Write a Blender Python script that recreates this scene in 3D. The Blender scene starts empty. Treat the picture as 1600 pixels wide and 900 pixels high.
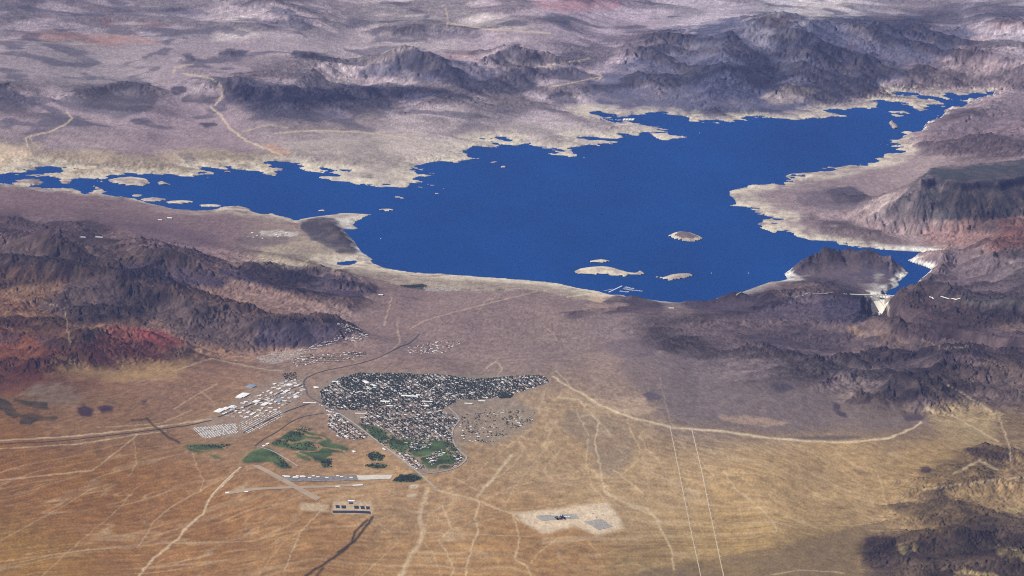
import bpy, math, random
import numpy as np
from mathutils import Matrix, Vector

# ------------------------------------------------------------------ camera, world, sun, exposure
scene = bpy.context.scene
W, H, F = 1600.0, 900.0, 5874.0            # photograph size and focal length in its pixels
CAM = np.array([0.0, -43000.0, 11000.0])   # airliner height; 1 unit = 1 metre, lake level is z = 0
PITCH, ROLL = math.radians(12.40), math.radians(2.667)
_cp, _sp, _cr, _sr = math.cos(PITCH), math.sin(PITCH), math.cos(ROLL), math.sin(ROLL)
R0 = np.array([1.0, 0, 0]); F0 = np.array([0, _cp, -_sp]); U0 = np.array([0, _sp, _cp])
RIGHT = _cr * R0 + _sr * U0
UP = -_sr * R0 + _cr * U0
cd = bpy.data.cameras.new("camera"); cam = bpy.data.objects.new("camera", cd)
scene.collection.objects.link(cam)
cd.sensor_width = 36.0; cd.lens = F / W * 36.0
cd.clip_start = 10.0; cd.clip_end = 900000.0
m = Matrix.Identity(4)
for i in range(3):
    m[i][0] = RIGHT[i]; m[i][1] = UP[i]; m[i][2] = -F0[i]; m[i][3] = CAM[i]
cam.matrix_world = m
scene.camera = cam

SUN_EL, SUN_AZ = math.radians(47), math.radians(-108)     # azimuth from the view heading (+Y), clockwise
world = bpy.data.worlds.new("World"); scene.world = world; world.use_nodes = True
wn = world.node_tree.nodes; wl = world.node_tree.links
sky = wn.new("ShaderNodeTexSky"); sky.sky_type = 'NISHITA'; sky.sun_disc = False
sky.sun_elevation = SUN_EL; sky.sun_rotation = SUN_AZ; sky.altitude = 300
bg = wn["Background"]; bg.inputs[1].default_value = 0.05
wl.new(sky.outputs[0], bg.inputs[0])
sd_ = bpy.data.lights.new("sun", 'SUN'); sun = bpy.data.objects.new("sun", sd_)
scene.collection.objects.link(sun)
sd_.energy = 5.0; sd_.angle = math.radians(0.53); sd_.color = (1.0, 0.955, 0.89)
_d = Vector((math.sin(SUN_AZ) * math.cos(SUN_EL), math.cos(SUN_AZ) * math.cos(SUN_EL), math.sin(SUN_EL)))
sun.rotation_euler = _d.to_track_quat('Z', 'Y').to_euler()
sun.location = (0, 0, 5000)
vs = scene.view_settings
vs.view_transform = 'Standard'; vs.look = 'None'; vs.gamma = 1.0; vs.exposure = 0.18; vs.use_curve_mapping = False
scene.cycles.use_denoising = False
scene.cycles.filter_width = 1.1; scene.cycles.max_bounces = 4; scene.cycles.volume_bounces = 0
rng = np.random.default_rng(7); random.seed(7)
COL = scene.collection

# ------------------------------------------------------------------ projection helpers (pixel <-> place)
def project(X, Y, Z):
    dx, dy, dz = X - CAM[0], Y - CAM[1], Z - CAM[2]
    dep = dy * F0[1] + dz * F0[2]
    x = dx * RIGHT[0] + dy * RIGHT[1] + dz * RIGHT[2]
    y = dx * UP[0] + dy * UP[1] + dz * UP[2]
    return W / 2 + F * x / dep, H / 2 - F * y / dep

def ray(u, v):
    u = np.asarray(u, float); v = np.asarray(v, float)
    a, b = (u - W / 2) / F, -(v - H / 2) / F
    return [RIGHT[i] * a + UP[i] * b + F0[i] for i in range(3)]

def unproj(u, v, z=0.0):
    d = ray(u, v); t = (z - CAM[2]) / d[2]
    return CAM[0] + t * d[0], CAM[1] + t * d[1]

# ------------------------------------------------------------------ noise
def _hash(ix, iy, s):
    h = ix.astype(np.int32).astype(np.uint32) * np.uint32(374761393) + iy.astype(np.int32).astype(np.uint32) * np.uint32(668265263) + np.uint32((s * 1442695041) & 0xffffffff)
    h = (h ^ (h >> np.uint32(13))) * np.uint32(1274126177)
    return h ^ (h >> np.uint32(16))
_GA = np.linspace(0, 2 * math.pi, 256, endpoint=False); _GC = np.cos(_GA).astype(np.float32); _GS = np.sin(_GA).astype(np.float32)
def perlin(x, y, s=0):
    x = np.asarray(x, np.float32); y = np.asarray(y, np.float32)
    ix, iy = np.floor(x), np.floor(y); fx, fy = x - ix, y - iy
    ux = fx * fx * fx * (fx * (fx * 6 - 15) + 10); uy = fy * fy * fy * (fy * (fy * 6 - 15) + 10)
    def g(ox, oy):
        a = (_hash(ix + ox, iy + oy, s) >> np.uint32(8)).astype(np.uint8)
        return _GC[a] * (fx - np.float32(ox)) + _GS[a] * (fy - np.float32(oy))
    a = g(0, 0); b = g(1, 0); c = g(0, 1); d = g(1, 1)
    t = a + ux * (b - a)
    return np.float32(1.5) * (t + uy * (c + ux * (d - c) - t))

def fbm(x, y, scale, octv=5, s=0, gain=0.5):
    r = 0; a = 1.0; f = 1.0 / scale
    for o in range(octv):
        r = r + a * perlin(x * f + 17.3 * o, y * f - 9.1 * o, s + o); a *= gain; f *= 2.03
    return r

def ridged(x, y, scale, octv=5, s=0, gain=0.5):
    r = 0; a = 1.0; f = 1.0 / scale; w = 1.0; n = 0
    for o in range(octv):
        v = 1 - np.abs(perlin(x * f + 7.3 * o, y * f + 3.1 * o, s + o)); v = v * v * w
        r = r + a * v; n += a; w = np.clip(v * 1.6, 0, 1); a *= gain; f *= 2.07
    return r / n

def smooth(a, b, x):
    t = np.clip((x - a) / (b - a), 0, 1); return t * t * (3 - 2 * t)

# ------------------------------------------------------------------ the fan-shaped ground grid (finer where the photograph sees it)
D0 = -CAM[1]
NS, NT = 1230, 860
s_in = np.linspace(-0.168, 0.168, NS)
g = 0.168 + 0.00027 * np.cumsum(1.32 ** np.arange(1, 29))
s_all = np.concatenate([-g[::-1], s_in, g])
vv = np.linspace(1000.0, -75.0, NT)                          # image rows of an unrolled camera, lake level
ang = PITCH + np.arctan((vv - 450.0) / F)
t_in = CAM[2] / np.tan(ang)
near = np.linspace(3000, t_in[0], 14)[:-1]
far = t_in[-1] * 1.012 ** np.cumsum(1.13 ** np.arange(0, 24)); far = far[far < 320000]
t_all = np.concatenate([near, t_in, far])
S, T = np.meshgrid(s_all, t_all)                            # rows = distance, columns = bearing
X = S * T; Y = T - D0
X32, Y32 = X.astype(np.float32), Y.astype(np.float32)
NR, NC = X.shape
print("grid", X.shape, t_all[[0, -1]])

def fan_index(x, y):
    t = np.asarray(y, float) + D0; s = np.asarray(x, float) / t
    return np.interp(s, s_all, np.arange(NC)), np.interp(t, t_all, np.arange(NR))

def fan_sample(A, x, y):
    ci, ri = fan_index(x, y)
    c0 = np.clip(ci.astype(int), 0, NC - 2); r0 = np.clip(ri.astype(int), 0, NR - 2)
    fc, fr = ci - c0, ri - r0
    return (A[r0, c0] * (1 - fc) + A[r0, c0 + 1] * fc) * (1 - fr) + (A[r0 + 1, c0] * (1 - fc) + A[r0 + 1, c0 + 1] * fc) * fr

def seg_dist(px, py, ax, ay, bx, by):
    dx, dy = bx - ax, by - ay; L = dx * dx + dy * dy + 1e-9
    t = np.clip(((px - ax) * dx + (py - ay) * dy) / L, 0, 1)
    return np.hypot(px - ax - t * dx, py - ay - t * dy), t

def inside(px, py, poly):
    r = np.zeros(px.shape, bool); n = len(poly)
    for i in range(n):
        x1, y1 = poly[i]; x2, y2 = poly[(i + 1) % n]
        if y1 == y2: continue
        c = (y1 > py) != (y2 > py)
        r ^= c & (px < (x2 - x1) * (py - y1) / (y2 - y1) + x1)
    return r

# raster of the picture plane, used only as a map to look places up in
MX, MY = 300, 200
RW, RH = int(W) + 2 * MX, int(H) + 2 * MY
def blur(A, r):
    r = max(1, int(round(r)))
    for ax in (0, 1):
        for _ in range(2):
            P = np.pad(A, [(r + 1, r) if k == ax else (0, 0) for k in (0, 1)], mode='edge')
            c = np.cumsum(P, axis=ax, dtype=np.float64)
            n = A.shape[ax]
            A = ((np.take(c, np.arange(2 * r + 1, 2 * r + 1 + n), ax) - np.take(c, np.arange(0, n), ax)) / (2 * r + 1)).astype(np.float32)
    return A
def poly_raster(polys, feather=0, crop=False):
    P = np.concatenate([np.array(q, float) for q in polys]); e = 4 + 5 * int(feather)
    X0, Y0 = np.maximum(np.floor(P.min(0)).astype(int) - e, (-MX, -MY)); X1, Y1 = np.minimum(np.ceil(P.max(0)).astype(int) + e, (RW - MX, RH - MY))
    B = np.zeros((Y1 - Y0, X1 - X0), np.float32)
    for p in polys:
        p = np.array(p, float)
        x0, y0 = np.maximum(np.floor(p.min(0)).astype(int) - 1, (X0, Y0)); x1, y1 = np.minimum(np.ceil(p.max(0)).astype(int) + 2, (X1, Y1))
        gx, gy = np.meshgrid(np.arange(x0, x1) + .5, np.arange(y0, y1) + .5)
        sl = (slice(y0 - Y0, y1 - Y0), slice(x0 - X0, x1 - X0))
        B[sl] = np.maximum(B[sl], inside(gx, gy, p))
    if feather: B = blur(B, feather)
    A = np.zeros((RH, RW), np.float32); A[Y0 + MY:Y1 + MY, X0 + MX:X1 + MX] = B
    return (A, (X0, Y0, X1, Y1)) if crop else A
def line_raster(lines, width=1.2):
    A = np.zeros((RH, RW), np.float32)
    for l in lines:
        wd = width; st = 1.0
        if isinstance(l, tuple): l, wd, st = l
        p = np.array(l, float)
        for (ax, ay), (bx, by) in zip(p[:-1], p[1:]):
            e = wd + 2
            x0, x1 = int(max(min(ax, bx) - e, -MX)), int(min(max(ax, bx) + e + 1, RW - MX)); y0, y1 = int(max(min(ay, by) - e, -MY)), int(min(max(ay, by) + e + 1, RH - MY))
            if x1 <= x0 or y1 <= y0: continue
            gx, gy = np.meshgrid(np.arange(x0, x1) + .5, np.arange(y0, y1) + .5)
            d, _ = seg_dist(gx, gy, ax, ay, bx, by)
            v = st * np.clip(1.2 - d / wd, 0, 1)
            sl = (slice(y0 + MY, y1 + MY), slice(x0 + MX, x1 + MX))
            A[sl] = np.maximum(A[sl], v)
    return A
def look(A, u, v):
    x = np.clip(u + MX - .5, 0, RW - 1.01); y = np.clip(v + MY - .5, 0, RH - 1.01)
    x0 = x.astype(int); y0 = y.astype(int); fx = (x - x0).astype(np.float32); fy = (y - y0).astype(np.float32)
    return (A[y0, x0] * (1 - fx) + A[y0, x0 + 1] * fx) * (1 - fy) + (A[y0 + 1, x0] * (1 - fx) + A[y0 + 1, x0 + 1] * fx) * fy

# ------------------------------------------------------------------ the lake outline
LAKE = [(-280,296),(-100,284),(0,272),(20,270),(40,264),(52,260),(57,256),(75,258),(90,259),(104,260),(102,265),(90,270),(72,273),
(85,277),(105,278),(130,280),(152,282),(156,275),(180,273),(200,269),(222,270),(248,271),(262,269),(290,273),(305,276),(311,272),(316,266),(305,261),
(315,259),(330,262),(343,264),(355,261),(370,264),(390,264),(400,266),(412,269),(427,272),(433,262),(440,255),(443,254),(455,257),(465,262),(480,264),(500,265),
(503,262),(520,264),(545,266),(530,270),(512,277),(525,281),(550,286),(570,291),(590,294),(588,298),(605,303),(622,307),(608,300),(600,296),(615,292),
(640,287),(655,288),(676,291),(672,286),(655,284),(648,281),(652,272),(665,265),(672,260),(690,255),(706,252),(720,250),(758,251),(752,243),(740,241),(725,233),
(722,229),(745,229),(770,229),(765,226),(752,221),(752,216),(765,219),(785,222),(790,217),(795,221),(803,226),(824,225),(840,229),(860,229),(880,231),(878,236),
(872,241),(895,244),(911,245),(890,236),(887,232),(915,226),(940,226),(964,225),(950,223),(930,221),(912,216),(915,213),(940,216),(957,216),(965,212),(985,210),
(1010,210),(1030,216),(1058,215),(1046,205),(1050,202),(1068,199),(1060,197),(1030,195),(1005,195),(985,193),(960,190),(945,187),(935,184),(920,178),(918,173),
(940,173),(950,177),(965,181),(990,182),(1005,183),(1010,177),(1030,177),(1050,181),(1070,181),(1090,187),(1110,191),(1140,192),(1165,191),(1185,190),(1172,185),
(1200,186),(1230,188),(1255,188),(1270,184),(1300,183),(1311,180),(1295,175),(1320,172),(1345,171),(1362,166),(1370,161),(1385,160),(1400,162),(1410,167),(1407,175),
(1400,180),(1410,178),(1415,174),(1440,173),(1450,168),(1463,165),(1472,161),(1455,157),(1435,151),(1408,147),(1407,143),(1430,145),(1455,150),(1475,153),(1487,153),
(1480,149),(1470,144),(1500,148),(1528,146),(1540,146),(1545,144),(1565,147),(1568,150),(1550,155),(1540,156),(1520,162),(1500,169),(1490,174),(1478,178),(1475,183),
(1468,186),(1450,193),(1440,200),(1428,209),(1422,213),(1408,222),(1405,229),(1410,231),(1395,241),(1382,245),(1370,252),(1357,256),(1340,259),(1330,257),(1305,262),
(1295,268),(1270,272),(1245,276),(1220,282),(1200,286),(1180,291),(1160,294),(1140,299),(1138,304),(1148,311),(1152,318),(1135,322),(1155,323),(1168,325),(1165,331),
(1190,337),(1215,343),(1200,347),(1187,350),(1190,358),(1210,365),(1225,361),(1240,367),(1255,372),(1280,375),(1300,379),(1320,384),(1335,387),(1345,390),(1360,387),
(1375,390),(1400,391),(1430,393),(1446,394),(1430,402),(1419,407),(1430,411),(1445,416),(1456,421),(1446,430),(1436,440),(1426,450),(1415,457),(1402,461),(1390,466),(1374,466),
(1381,459),(1388,453),(1404,447),(1403,441),(1412,433),(1419,427),(1413,421),(1400,415),(1385,411),(1350,409),(1310,410),(1270,413),(1245,418),(1234,422),
(1226,428),(1231,437),(1218,440),(1200,443),(1180,449),(1165,455),(1150,461),(1125,467),(1100,473),(1060,474),(1030,472),(1000,469),(985,466),(970,462),
(955,461),(940,456),(920,453),(900,449),(880,444),(850,440),(800,436),(760,433),(700,429),(650,426),(620,422),(600,418),(590,414),(582,411),(578,408),(583,405),
(575,401),(567,396),(555,380),(545,368),(535,357),(548,358),(565,359),(552,352),(555,346),(580,335),(560,334),(545,333),(530,334),(520,336),(500,339),(490,340),
(470,342),(462,345),(455,341),(445,339),(430,336),(425,333),(418,335),(405,334),(397,331),(390,326),(380,323),(392,322),(375,321),(350,323),(340,326),(325,328),
(305,329),(290,328),(275,327),(260,323),(245,320),(230,317),(215,313),(195,308),(175,306),(155,304),(145,302),(165,300),(167,296),(160,291),(145,289),(135,294),
(127,294),(128,288),(110,290),(105,284),(95,283),(85,288),(72,293),(55,291),(72,283),(60,280),(40,280),(25,283),(20,288),(10,287),(0,285),(-100,297),(-280,310)]
def ell(cx, cy, rx, ry, n=14): return [(cx + rx * math.cos(2 * math.pi * k / n), cy + ry * math.sin(2 * math.pi * k / n)) for k in range(n)]
COVE = [(526,412),(535,409),(548,408),(560,407),(556,411),(545,414),(534,414)]
ISLANDS = [
 ("broad pale island lying across the narrow western arm of the lake", [(167,281),(185,277),(205,276),(225,279),(237,286),(225,291),(205,291),(185,288),(172,285)]),
 ("thin pale sandbar off the tip of the broad western island", [(243,285),(252,283),(262,286),(271,289),(258,290),(246,288)]),
 ("long low tan island close to the brown western shore", ell(242,312,20,3)),
 ("ragged tan island strip beside the long low western island", ell(281,316,21,3)),
 ("tiny tan islet just off the brown western shore", ell(215,305.5,10,2)),
 ("narrow tan sliver island along the western shore", ell(327,321.5,18,1.8)),
 ("small pale islet under the northern cliffs", ell(355,269,6,2)),
 ("small grey islet north of the dark peninsula", ell(503,329.5,6,1.6)),
 ("flat grey islet off the tip of the dark peninsula", ell(605,328,12,1.8)),
 ("small pale islet alone in the open lake", ell(787,261,6,1.6)),
 ("tiny rock islet near the ragged northern headland", ell(682,303,4,1.2)),
 ("low pale rock between headland fingers and open water", ell(693,295,4,1.2)),
 ("long ragged cream island off the marina", [(897,424),(905,420),(920,417),(940,416),(950,417),(965,421),(980,425),(990,426),(1000,423),(1011,428),(1000,431),(985,430),(978,434),(965,431),(940,429),(925,430),(905,428)]),
 ("narrow cream island tapering away from the marina", [(1014,431),(1028,432),(1036,434),(1045,430),(1060,428),(1078,427),(1088,431),(1070,435),(1050,439),(1040,437),(1028,434)]),
 ("small cream island north of the long ragged one", [(918,409),(930,406),(940,405),(954,408),(940,411),(925,411)]),
 ("oval island with a dark crown and pale ring", [(1043,369),(1050,364),(1062,362),(1080,364),(1092,369),(1098,373),(1085,377),(1068,377),(1052,373)]),
 ("small white island at the mouth of the eastern narrows", [(1389,192),(1394,190),(1400,196),(1405,200),(1400,204),(1393,199)]),
]
ISL_H = [26,12,16,15,10,10,14,10,10,10,8,8,26,22,16,40,45]

def sdist(px, py, poly):
    d = np.full(px.shape, 1e9, np.float32); n = len(poly)
    for i in range(n):
        ax, ay = poly[i]; bx, by = poly[(i + 1) % n]
        dd, _ = seg_dist(px, py, ax, ay, bx, by); d = np.minimum(d, dd)
    return np.where(inside(px, py, poly), -d, d)

def topoly(pix, z=0.0): return np.stack(unproj([p[0] for p in pix], [p[1] for p in pix], z), 1)
LAKE_XY = topoly(LAKE); COVE_XY = topoly(COVE); ISL_XY = [topoly(p) for _, p in ISLANDS]
ur, vr = project(X, Y, 0.0 * X)
rr = np.arange(0, NR, 2); cc = np.arange(0, NC, 2)
rr = np.unique(np.append(rr, NR - 1)); cc = np.unique(np.append(cc, NC - 1))
def full(A):
    """bilinear up from every second row and column"""
    A = np.stack([np.interp(np.arange(NC), cc, A[i]) for i in range(A.shape[0])]).astype(np.float32)
    r = np.interp(np.arange(NR), rr, np.arange(len(rr))); r0 = np.clip(r.astype(int), 0, len(rr) - 2); f = (r - r0)[:, None].astype(np.float32)
    return A[r0] * (1 - f) + A[r0 + 1] * f
Xc, Yc = X[np.ix_(rr, cc)].astype(np.float32), Y[np.ix_(rr, cc)].astype(np.float32)
SD = np.minimum(sdist(Xc, Yc, LAKE_XY), sdist(Xc, Yc, COVE_XY))     # > 0 on land
SD = full(SD)

# ------------------------------------------------------------------ broad relief of the land
CTRL = [(640,600,430),(560,560,415),(600,480,200),(700,500,230),(680,452,70),(800,500,210),(900,520,260),(850,600,400),(480,690,390),(540,750,345),(350,660,400),
(880,810,260),(640,900,220),(0,900,300),(300,850,300),(0,780,360),(0,680,450),(100,560,480),(200,600,440),(100,470,380),(250,430,330),(400,470,300),(100,340,110),(300,370,130),
(450,370,50),(0,330,130),(450,420,150),(1000,600,420),(1200,600,450),(1200,700,400),(1400,680,420),(1500,600,430),(1600,700,440),(1600,560,380),(1100,520,300),(1200,500,230),(1300,520,190),(1400,540,270),(1300,800,290),
(1100,850,230),(1600,880,320),(1000,890,215),(1500,470,240),(1550,430,260),(1550,390,320),(1400,340,90),(1300,320,50),(1500,330,280),(1500,210,140),(1600,200,220),(1450,110,140),(1200,140,120),(1200,60,300),(1000,110,130),
(800,190,50),(700,150,180),(700,60,340),(600,200,60),(300,220,60),(200,170,190),(300,80,340),(0,180,210),(0,60,400),(800,0,480),(1600,0,480),(400,0,480),(0,-150,600),(800,-150,650),(1600,-150,600),
(-250,300,60),(-250,600,450),(-250,900,330),(1850,300,400),(1850,600,450),(1850,900,350),(800,1100,180),(0,1100,220),(1600,1100,250),(-250,100,300),(1850,50,400)]
cp_ = []
for u, v, z in CTRL:
    x, y = unproj(u, v, z); t = y + D0; cp_.append((F * x / t, F * CAM[2] / t, z))
P = (F * Xc / (Yc + D0)).astype(np.float32); Q = (F * CAM[2] / (Yc + D0)).astype(np.float32)
num = np.zeros_like(P); den = np.zeros_like(P)
for p, q, z in cp_:
    d2 = ((P - p) ** 2 + (1.25 * (Q - q)) ** 2) / (75.0 ** 2)
    wgt = 1.0 / (0.35 + d2) ** 2.2 ; num += wgt * z; den += wgt
ZB = full(num / den)
def area_mask(polys, feather, warp=0): return look(poly_raster(polys, feather), ur, vr)
STEEP = area_mask([[(1215,375),(1345,395),(1480,380),(1480,480),(1330,480),(1215,445)], [(940,452),(1010,445),(1160,440),(1235,432),(1235,450),(1160,480),(990,480)],
                   [(1420,190),(1600,130),(1600,170),(1440,235)], [(470,338),(540,335),(582,400),(540,396)]], 8)
JAG = area_mask([[(-300,240),(440,245),(640,240),(760,205),(1000,165),(1400,130),(1600,120),(1600,165),(1400,250),(1140,335),(1350,395),(1350,380),(1160,280),(1000,240),(800,260),(640,320),(560,310),(560,280),(300,290),(150,310),(-300,320)]], 10)
jag = ridged(X32, Y32, 1500, 6, 31, .55) * 2 - 0.95
jag2 = fbm(X32, Y32, 420, 5, 77, .6); jag3 = ridged(X32, Y32, 480, 4, 79, .6) * 2 - .95
SDN = SD + (JAG * (jag * 230 + jag2 * 130 + jag3 * 150) + (1 - JAG) * jag2 * 22 * (1 - .5 * STEEP)) * smooth(1100, 100, np.abs(SD))
land = np.maximum(SDN, 0)
slope = 0.085 + 0.75 * STEEP
shore = 42 * (1 - np.exp(-land * slope / 42)) + 0.012 * land
ramp = smooth(150, 2600, land)
Z0 = np.where(SDN > 0, np.minimum(shore, 60 + 0.012 * land) * (1 - ramp) + np.maximum(ZB, 45) * ramp, np.maximum(SDN * 0.12 - 1.5, -60))
ISLID = np.full(X.shape, -1, np.int32)
for k, (pxy, hh) in enumerate(zip(ISL_XY, ISL_H)):
    x0, y0 = pxy.min(0) - 400; x1, y1 = pxy.max(0) + 400
    r0, r1 = np.searchsorted(Y[:, 0], [y0, y1]); sub = (slice(max(r0 - 2, 0), r1 + 2), slice(20, NC - 20))
    a = -sdist(X[sub], Y[sub], pxy) + jag2[sub] * 20 + jag3[sub] * 18
    w_ = max(60.0, np.max(a) if a.size else 60)
    zi = np.where(a > -8, np.maximum(hh * (1 - np.exp(-np.maximum(a, 0) / (0.42 * w_))) * 1.15 + np.minimum(a, 0) * .2 - 0.3 + 1.8 * np.maximum(a > 0, 0), -60), -1e9)
    Z0[sub] = np.maximum(Z0[sub], zi)
    ISLID[sub] = np.where((a > -60) & (ISLID[sub] < 0), k, ISLID[sub])
ONISL = (ISLID >= 0)

def base_at(u, v, dz=0.0, n=6):
    z = np.zeros(np.shape(u)) + 200.0
    for _ in range(n):
        x, y = unproj(u, v, z + dz); z = fan_sample(Z0, x, y)
    return x, y, z
# ------------------------------------------------------------------ mountains: crest lines (pixel, pixel, height above the plain), half width in metres
RIDGES = [
 # river mountains, west of town
 ([(-120,350,380),(0,366,360),(60,372,330),(130,376,330),(190,371,300),(240,392,260),(300,406,230),(345,424,190),(365,434,120)], 1500),
 ([(-60,400,260),(20,408,250),(90,420,240),(150,425,220)], 1100),
 ([(40,470,260),(120,440,330),(200,428,340),(255,452,320),(330,478,280),(400,498,230),(470,503,210),(525,508,170),(540,520,90)], 1250),
 ([(360,428,120),(440,421,140),(485,419,150),(525,426,140),(560,440,110),(583,455,60)], 620),
 ([(110,535,150),(150,514,230),(185,507,260),(230,514,220),(275,532,140)], 900),
 ([(-40,510,180),(20,524,170),(75,530,160),(110,548,120)], 800),
 ([(300,520,120),(360,530,120),(430,528,90)], 500),
 # dark peninsula
 ([(475,345,60),(500,343,85),(530,352,80),(548,372,70),(562,392,40)], 420),
 # hills north of the lake
 ([(330,150,60),(355,130,130),(385,124,170),(420,134,150),(480,140,130),(545,134,120),(600,140,120)], 1300),
 ([(440,122,100),(520,104,180),(575,100,230),(610,92,300),(645,75,400),(690,88,330),(735,97,240),(790,110,170),(840,115,140)], 1500),
 ([(745,98,150),(775,84,250),(805,69,330),(835,82,260),(870,100,120)], 1000),
 ([(845,112,120),(880,105,160),(920,112,130),(940,120,60)], 700),
 ([(85,150,70),(130,135,110),(200,133,120),(240,142,80)], 900),
 ([(-60,130,140),(0,132,130),(40,150,90),(60,165,40)], 900),
 ([(275,90,50),(292,82,110),(305,90,40)], 450), ([(338,86,40),(360,76,120),(388,84,50)], 600), ([(455,82,80),(490,85,110),(540,94,70)], 700),
 ([(600,42,80),(640,36,180),(700,40,170),(760,46,120)], 1400),
 ([(370,-20,200),(430,8,190),(470,26,150),(492,40,60)], 900),
 # high dark range north-east
 ([(925,130,59),(965,95,162),(1000,72,281),(1050,55,384),(1085,44,444),(1130,41,458),(1160,29,518),(1205,36,473),(1250,40,473),(1282,25,562),(1305,38,473),(1350,45,414),(1400,42,399),(1445,40,355),(1500,44,266)], 3800),
 ([(1130,45,444),(1140,90,281),(1120,130,148),(1090,160,66)], 1500),
 ([(1282,30,518),(1290,80,310),(1250,120,177),(1225,150,81)], 1500),
 ([(1350,45,414),(1370,85,236),(1340,125,111)], 1300),
 ([(1010,75,281),(1000,110,162),(1020,145,81)], 1300),
 ([(1425,120,88),(1470,95,192),(1505,78,266),(1530,73,288),(1565,84,251),(1600,100,177),(1650,110,148)], 1300),
 ([(1560,45,148),(1600,36,236),(1680,30,266)], 1500),
 # east shore
 ([(1660,120,260),(1600,137,240),(1560,158,220),(1510,186,200),(1460,205,160),(1430,222,80)], 1300),
 ([(1640,190,160),(1560,212,140),(1480,235,90)], 900),
 ([(1235,300,40),(1300,300,90),(1350,300,110),(1400,310,60)], 700),
 # around the dam
 ([(1232,412,110),(1248,398,190),(1268,388,250),(1300,385,260),(1340,387,250),(1378,396,210),(1402,414,120)], 620),
 ([(1436,440,130),(1450,418,190),(1470,400,250),(1490,384,290),(1520,394,250),(1535,385,220),(1570,408,160),(1620,410,150)], 900),
 ([(1262,468,70),(1300,470,70),(1325,474,70)], 350),
 ([(1397,474,120),(1425,456,190),(1450,452,230),(1490,466,200),(1540,478,160),(1620,480,150)], 700),
 ([(955,468,40),(972,458,90),(995,450,130),(1030,452,130),(1060,462,70)], 420),
 ([(1075,466,60),(1100,455,130),(1130,450,140),(1165,457,110),(1215,466,90),(1260,462,80)], 480),
 ([(880,490,40),(930,484,70),(965,478,70)], 350),
 ([(1170,500,60),(1230,495,90),(1300,500,150),(1380,505,160),(1450,515,190),(1540,510,220),(1640,520,230)], 800),
 # small peaks over the eastern fan
 ([(1180,545,60),(1192,535,110),(1210,548,50)], 420), ([(1270,598,60),(1292,582,130),(1325,600,70)], 500), ([(1318,622,50),(1340,608,130),(1362,620,90)], 380),
 ([(1380,612,80),(1404,598,150),(1440,612,130),(1465,628,60)], 520), ([(1440,570,120),(1500,560,170),(1560,575,190),(1650,580,200)], 900),
 # south-east corner
 ([(1500,705,42),(1540,700,77),(1600,712,84),(1680,720,98)], 450), ([(1350,850,35),(1400,838,77),(1460,836,91),(1540,830,112),(1620,818,133),(1700,810,140)], 700),
 ([(1380,900,42),(1450,885,84),(1550,880,105),(1660,880,118)], 600), ([(1450,770,21),(1500,765,42),(1560,752,70),(1640,745,105)], 600),
]
ENV = np.zeros_like(Xc)
wx = full(fbm(Xc, Yc, 2300, 3, 11)) ; wy = full(fbm(Xc, Yc, 2300, 3, 12))
wsx = Xc + 260 * wx[np.ix_(rr, cc)] + 110 * fbm(Xc, Yc, 600, 3, 21); wsy = Yc + 260 * wy[np.ix_(rr, cc)] + 110 * fbm(Xc, Yc, 600, 3, 22)
for pts, wd in RIDGES:
    pu = np.array([p[0] for p in pts], float); pv = np.array([p[1] for p in pts], float); ph = np.array([p[2] for p in pts], float)
    x, y, z = base_at(pu, pv, ph)
    x0, x1, y0, y1 = x.min() - 1.8 * wd, x.max() + 1.8 * wd, y.min() - 1.8 * wd, y.max() + 1.8 * wd
    r0, r1 = np.searchsorted(Yc[:, 0], [y0, y1]); sl = slice(max(0, r0), max(r1, r0 + 1))
    best = np.zeros_like(Xc[sl])
    for i in range(len(pts) - 1):
        d, t = seg_dist(wsx[sl], wsy[sl], x[i], y[i], x[i + 1], y[i + 1])
        h = ph[i] * (1 - t) + ph[i + 1] * t
        q = np.clip(1 - d / (wd * (0.35 + 0.65 * np.clip(h / ph.max(), 0.2, 1))), 0, 1)
        best = np.maximum(best, h * (0.35 * q + 0.65 * q * q))
    ENV[sl] = np.maximum(ENV[sl], best) + 0.10 * np.minimum(ENV[sl], best)
ENV = full(ENV)
# rough hill country
ROUGH = [([[(960,500),(1180,485),(1300,520),(1300,610),(1180,600),(1040,570)]], 62, 18), ([[(-300,330),(120,350),(330,395),(470,410),(590,450),(540,500),(560,530),(420,560),(300,560),(200,570),(-300,640)]], 110, 14),
 ([[(1170,480),(1260,440),(1350,470),(1600,440),(1900,400),(1900,680),(1480,650),(1430,640),(1300,600),(1180,560)]], 135, 18),
 ([[(1430,390),(1600,330),(1900,300),(1900,480),(1440,480)]], 90, 14), ([[(1230,320),(1420,330),(1600,330),(1600,400),(1400,385),(1290,365)]], 60, 10),
 ([[(1390,760),(1560,690),(1900,640),(1900,1100),(1330,960),(1350,850)]], 70, 16), ([[(1430,240),(1600,170),(1900,150),(1900,260),(1480,250)]], 90, 12),
 ([[(300,120),(560,80),(900,90),(950,150),(880,190),(600,190),(420,200)]], 60, 14), ([[(-300,130),(250,130),(300,200),(-300,230)]], 35, 14),
 ([[(920,130),(1100,30),(1500,20),(1900,30),(1900,140),(1550,140),(1350,160),(1100,175)]], 75, 14),
 ([[(-300,-190),(1900,-190),(1900,20),(1100,20),(800,50),(300,60),(-300,70)]], 44, 12), ([[(-300,232),(420,236),(640,215),(950,170),(1050,200),(740,260),(420,268),(-300,282)]], 26, 6)]
RA = np.zeros_like(X, dtype=np.float32)
zu, zv = project(X, Y, Z0)
for pl, amp, fe in ROUGH: RA = np.maximum(RA, amp * look(poly_raster(pl, fe), zu, zv))
damp = smooth(80, 900, SDN); damp = np.where(ONISL, 0, damp)
steepdamp = smooth(10, 260, SDN)
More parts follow.
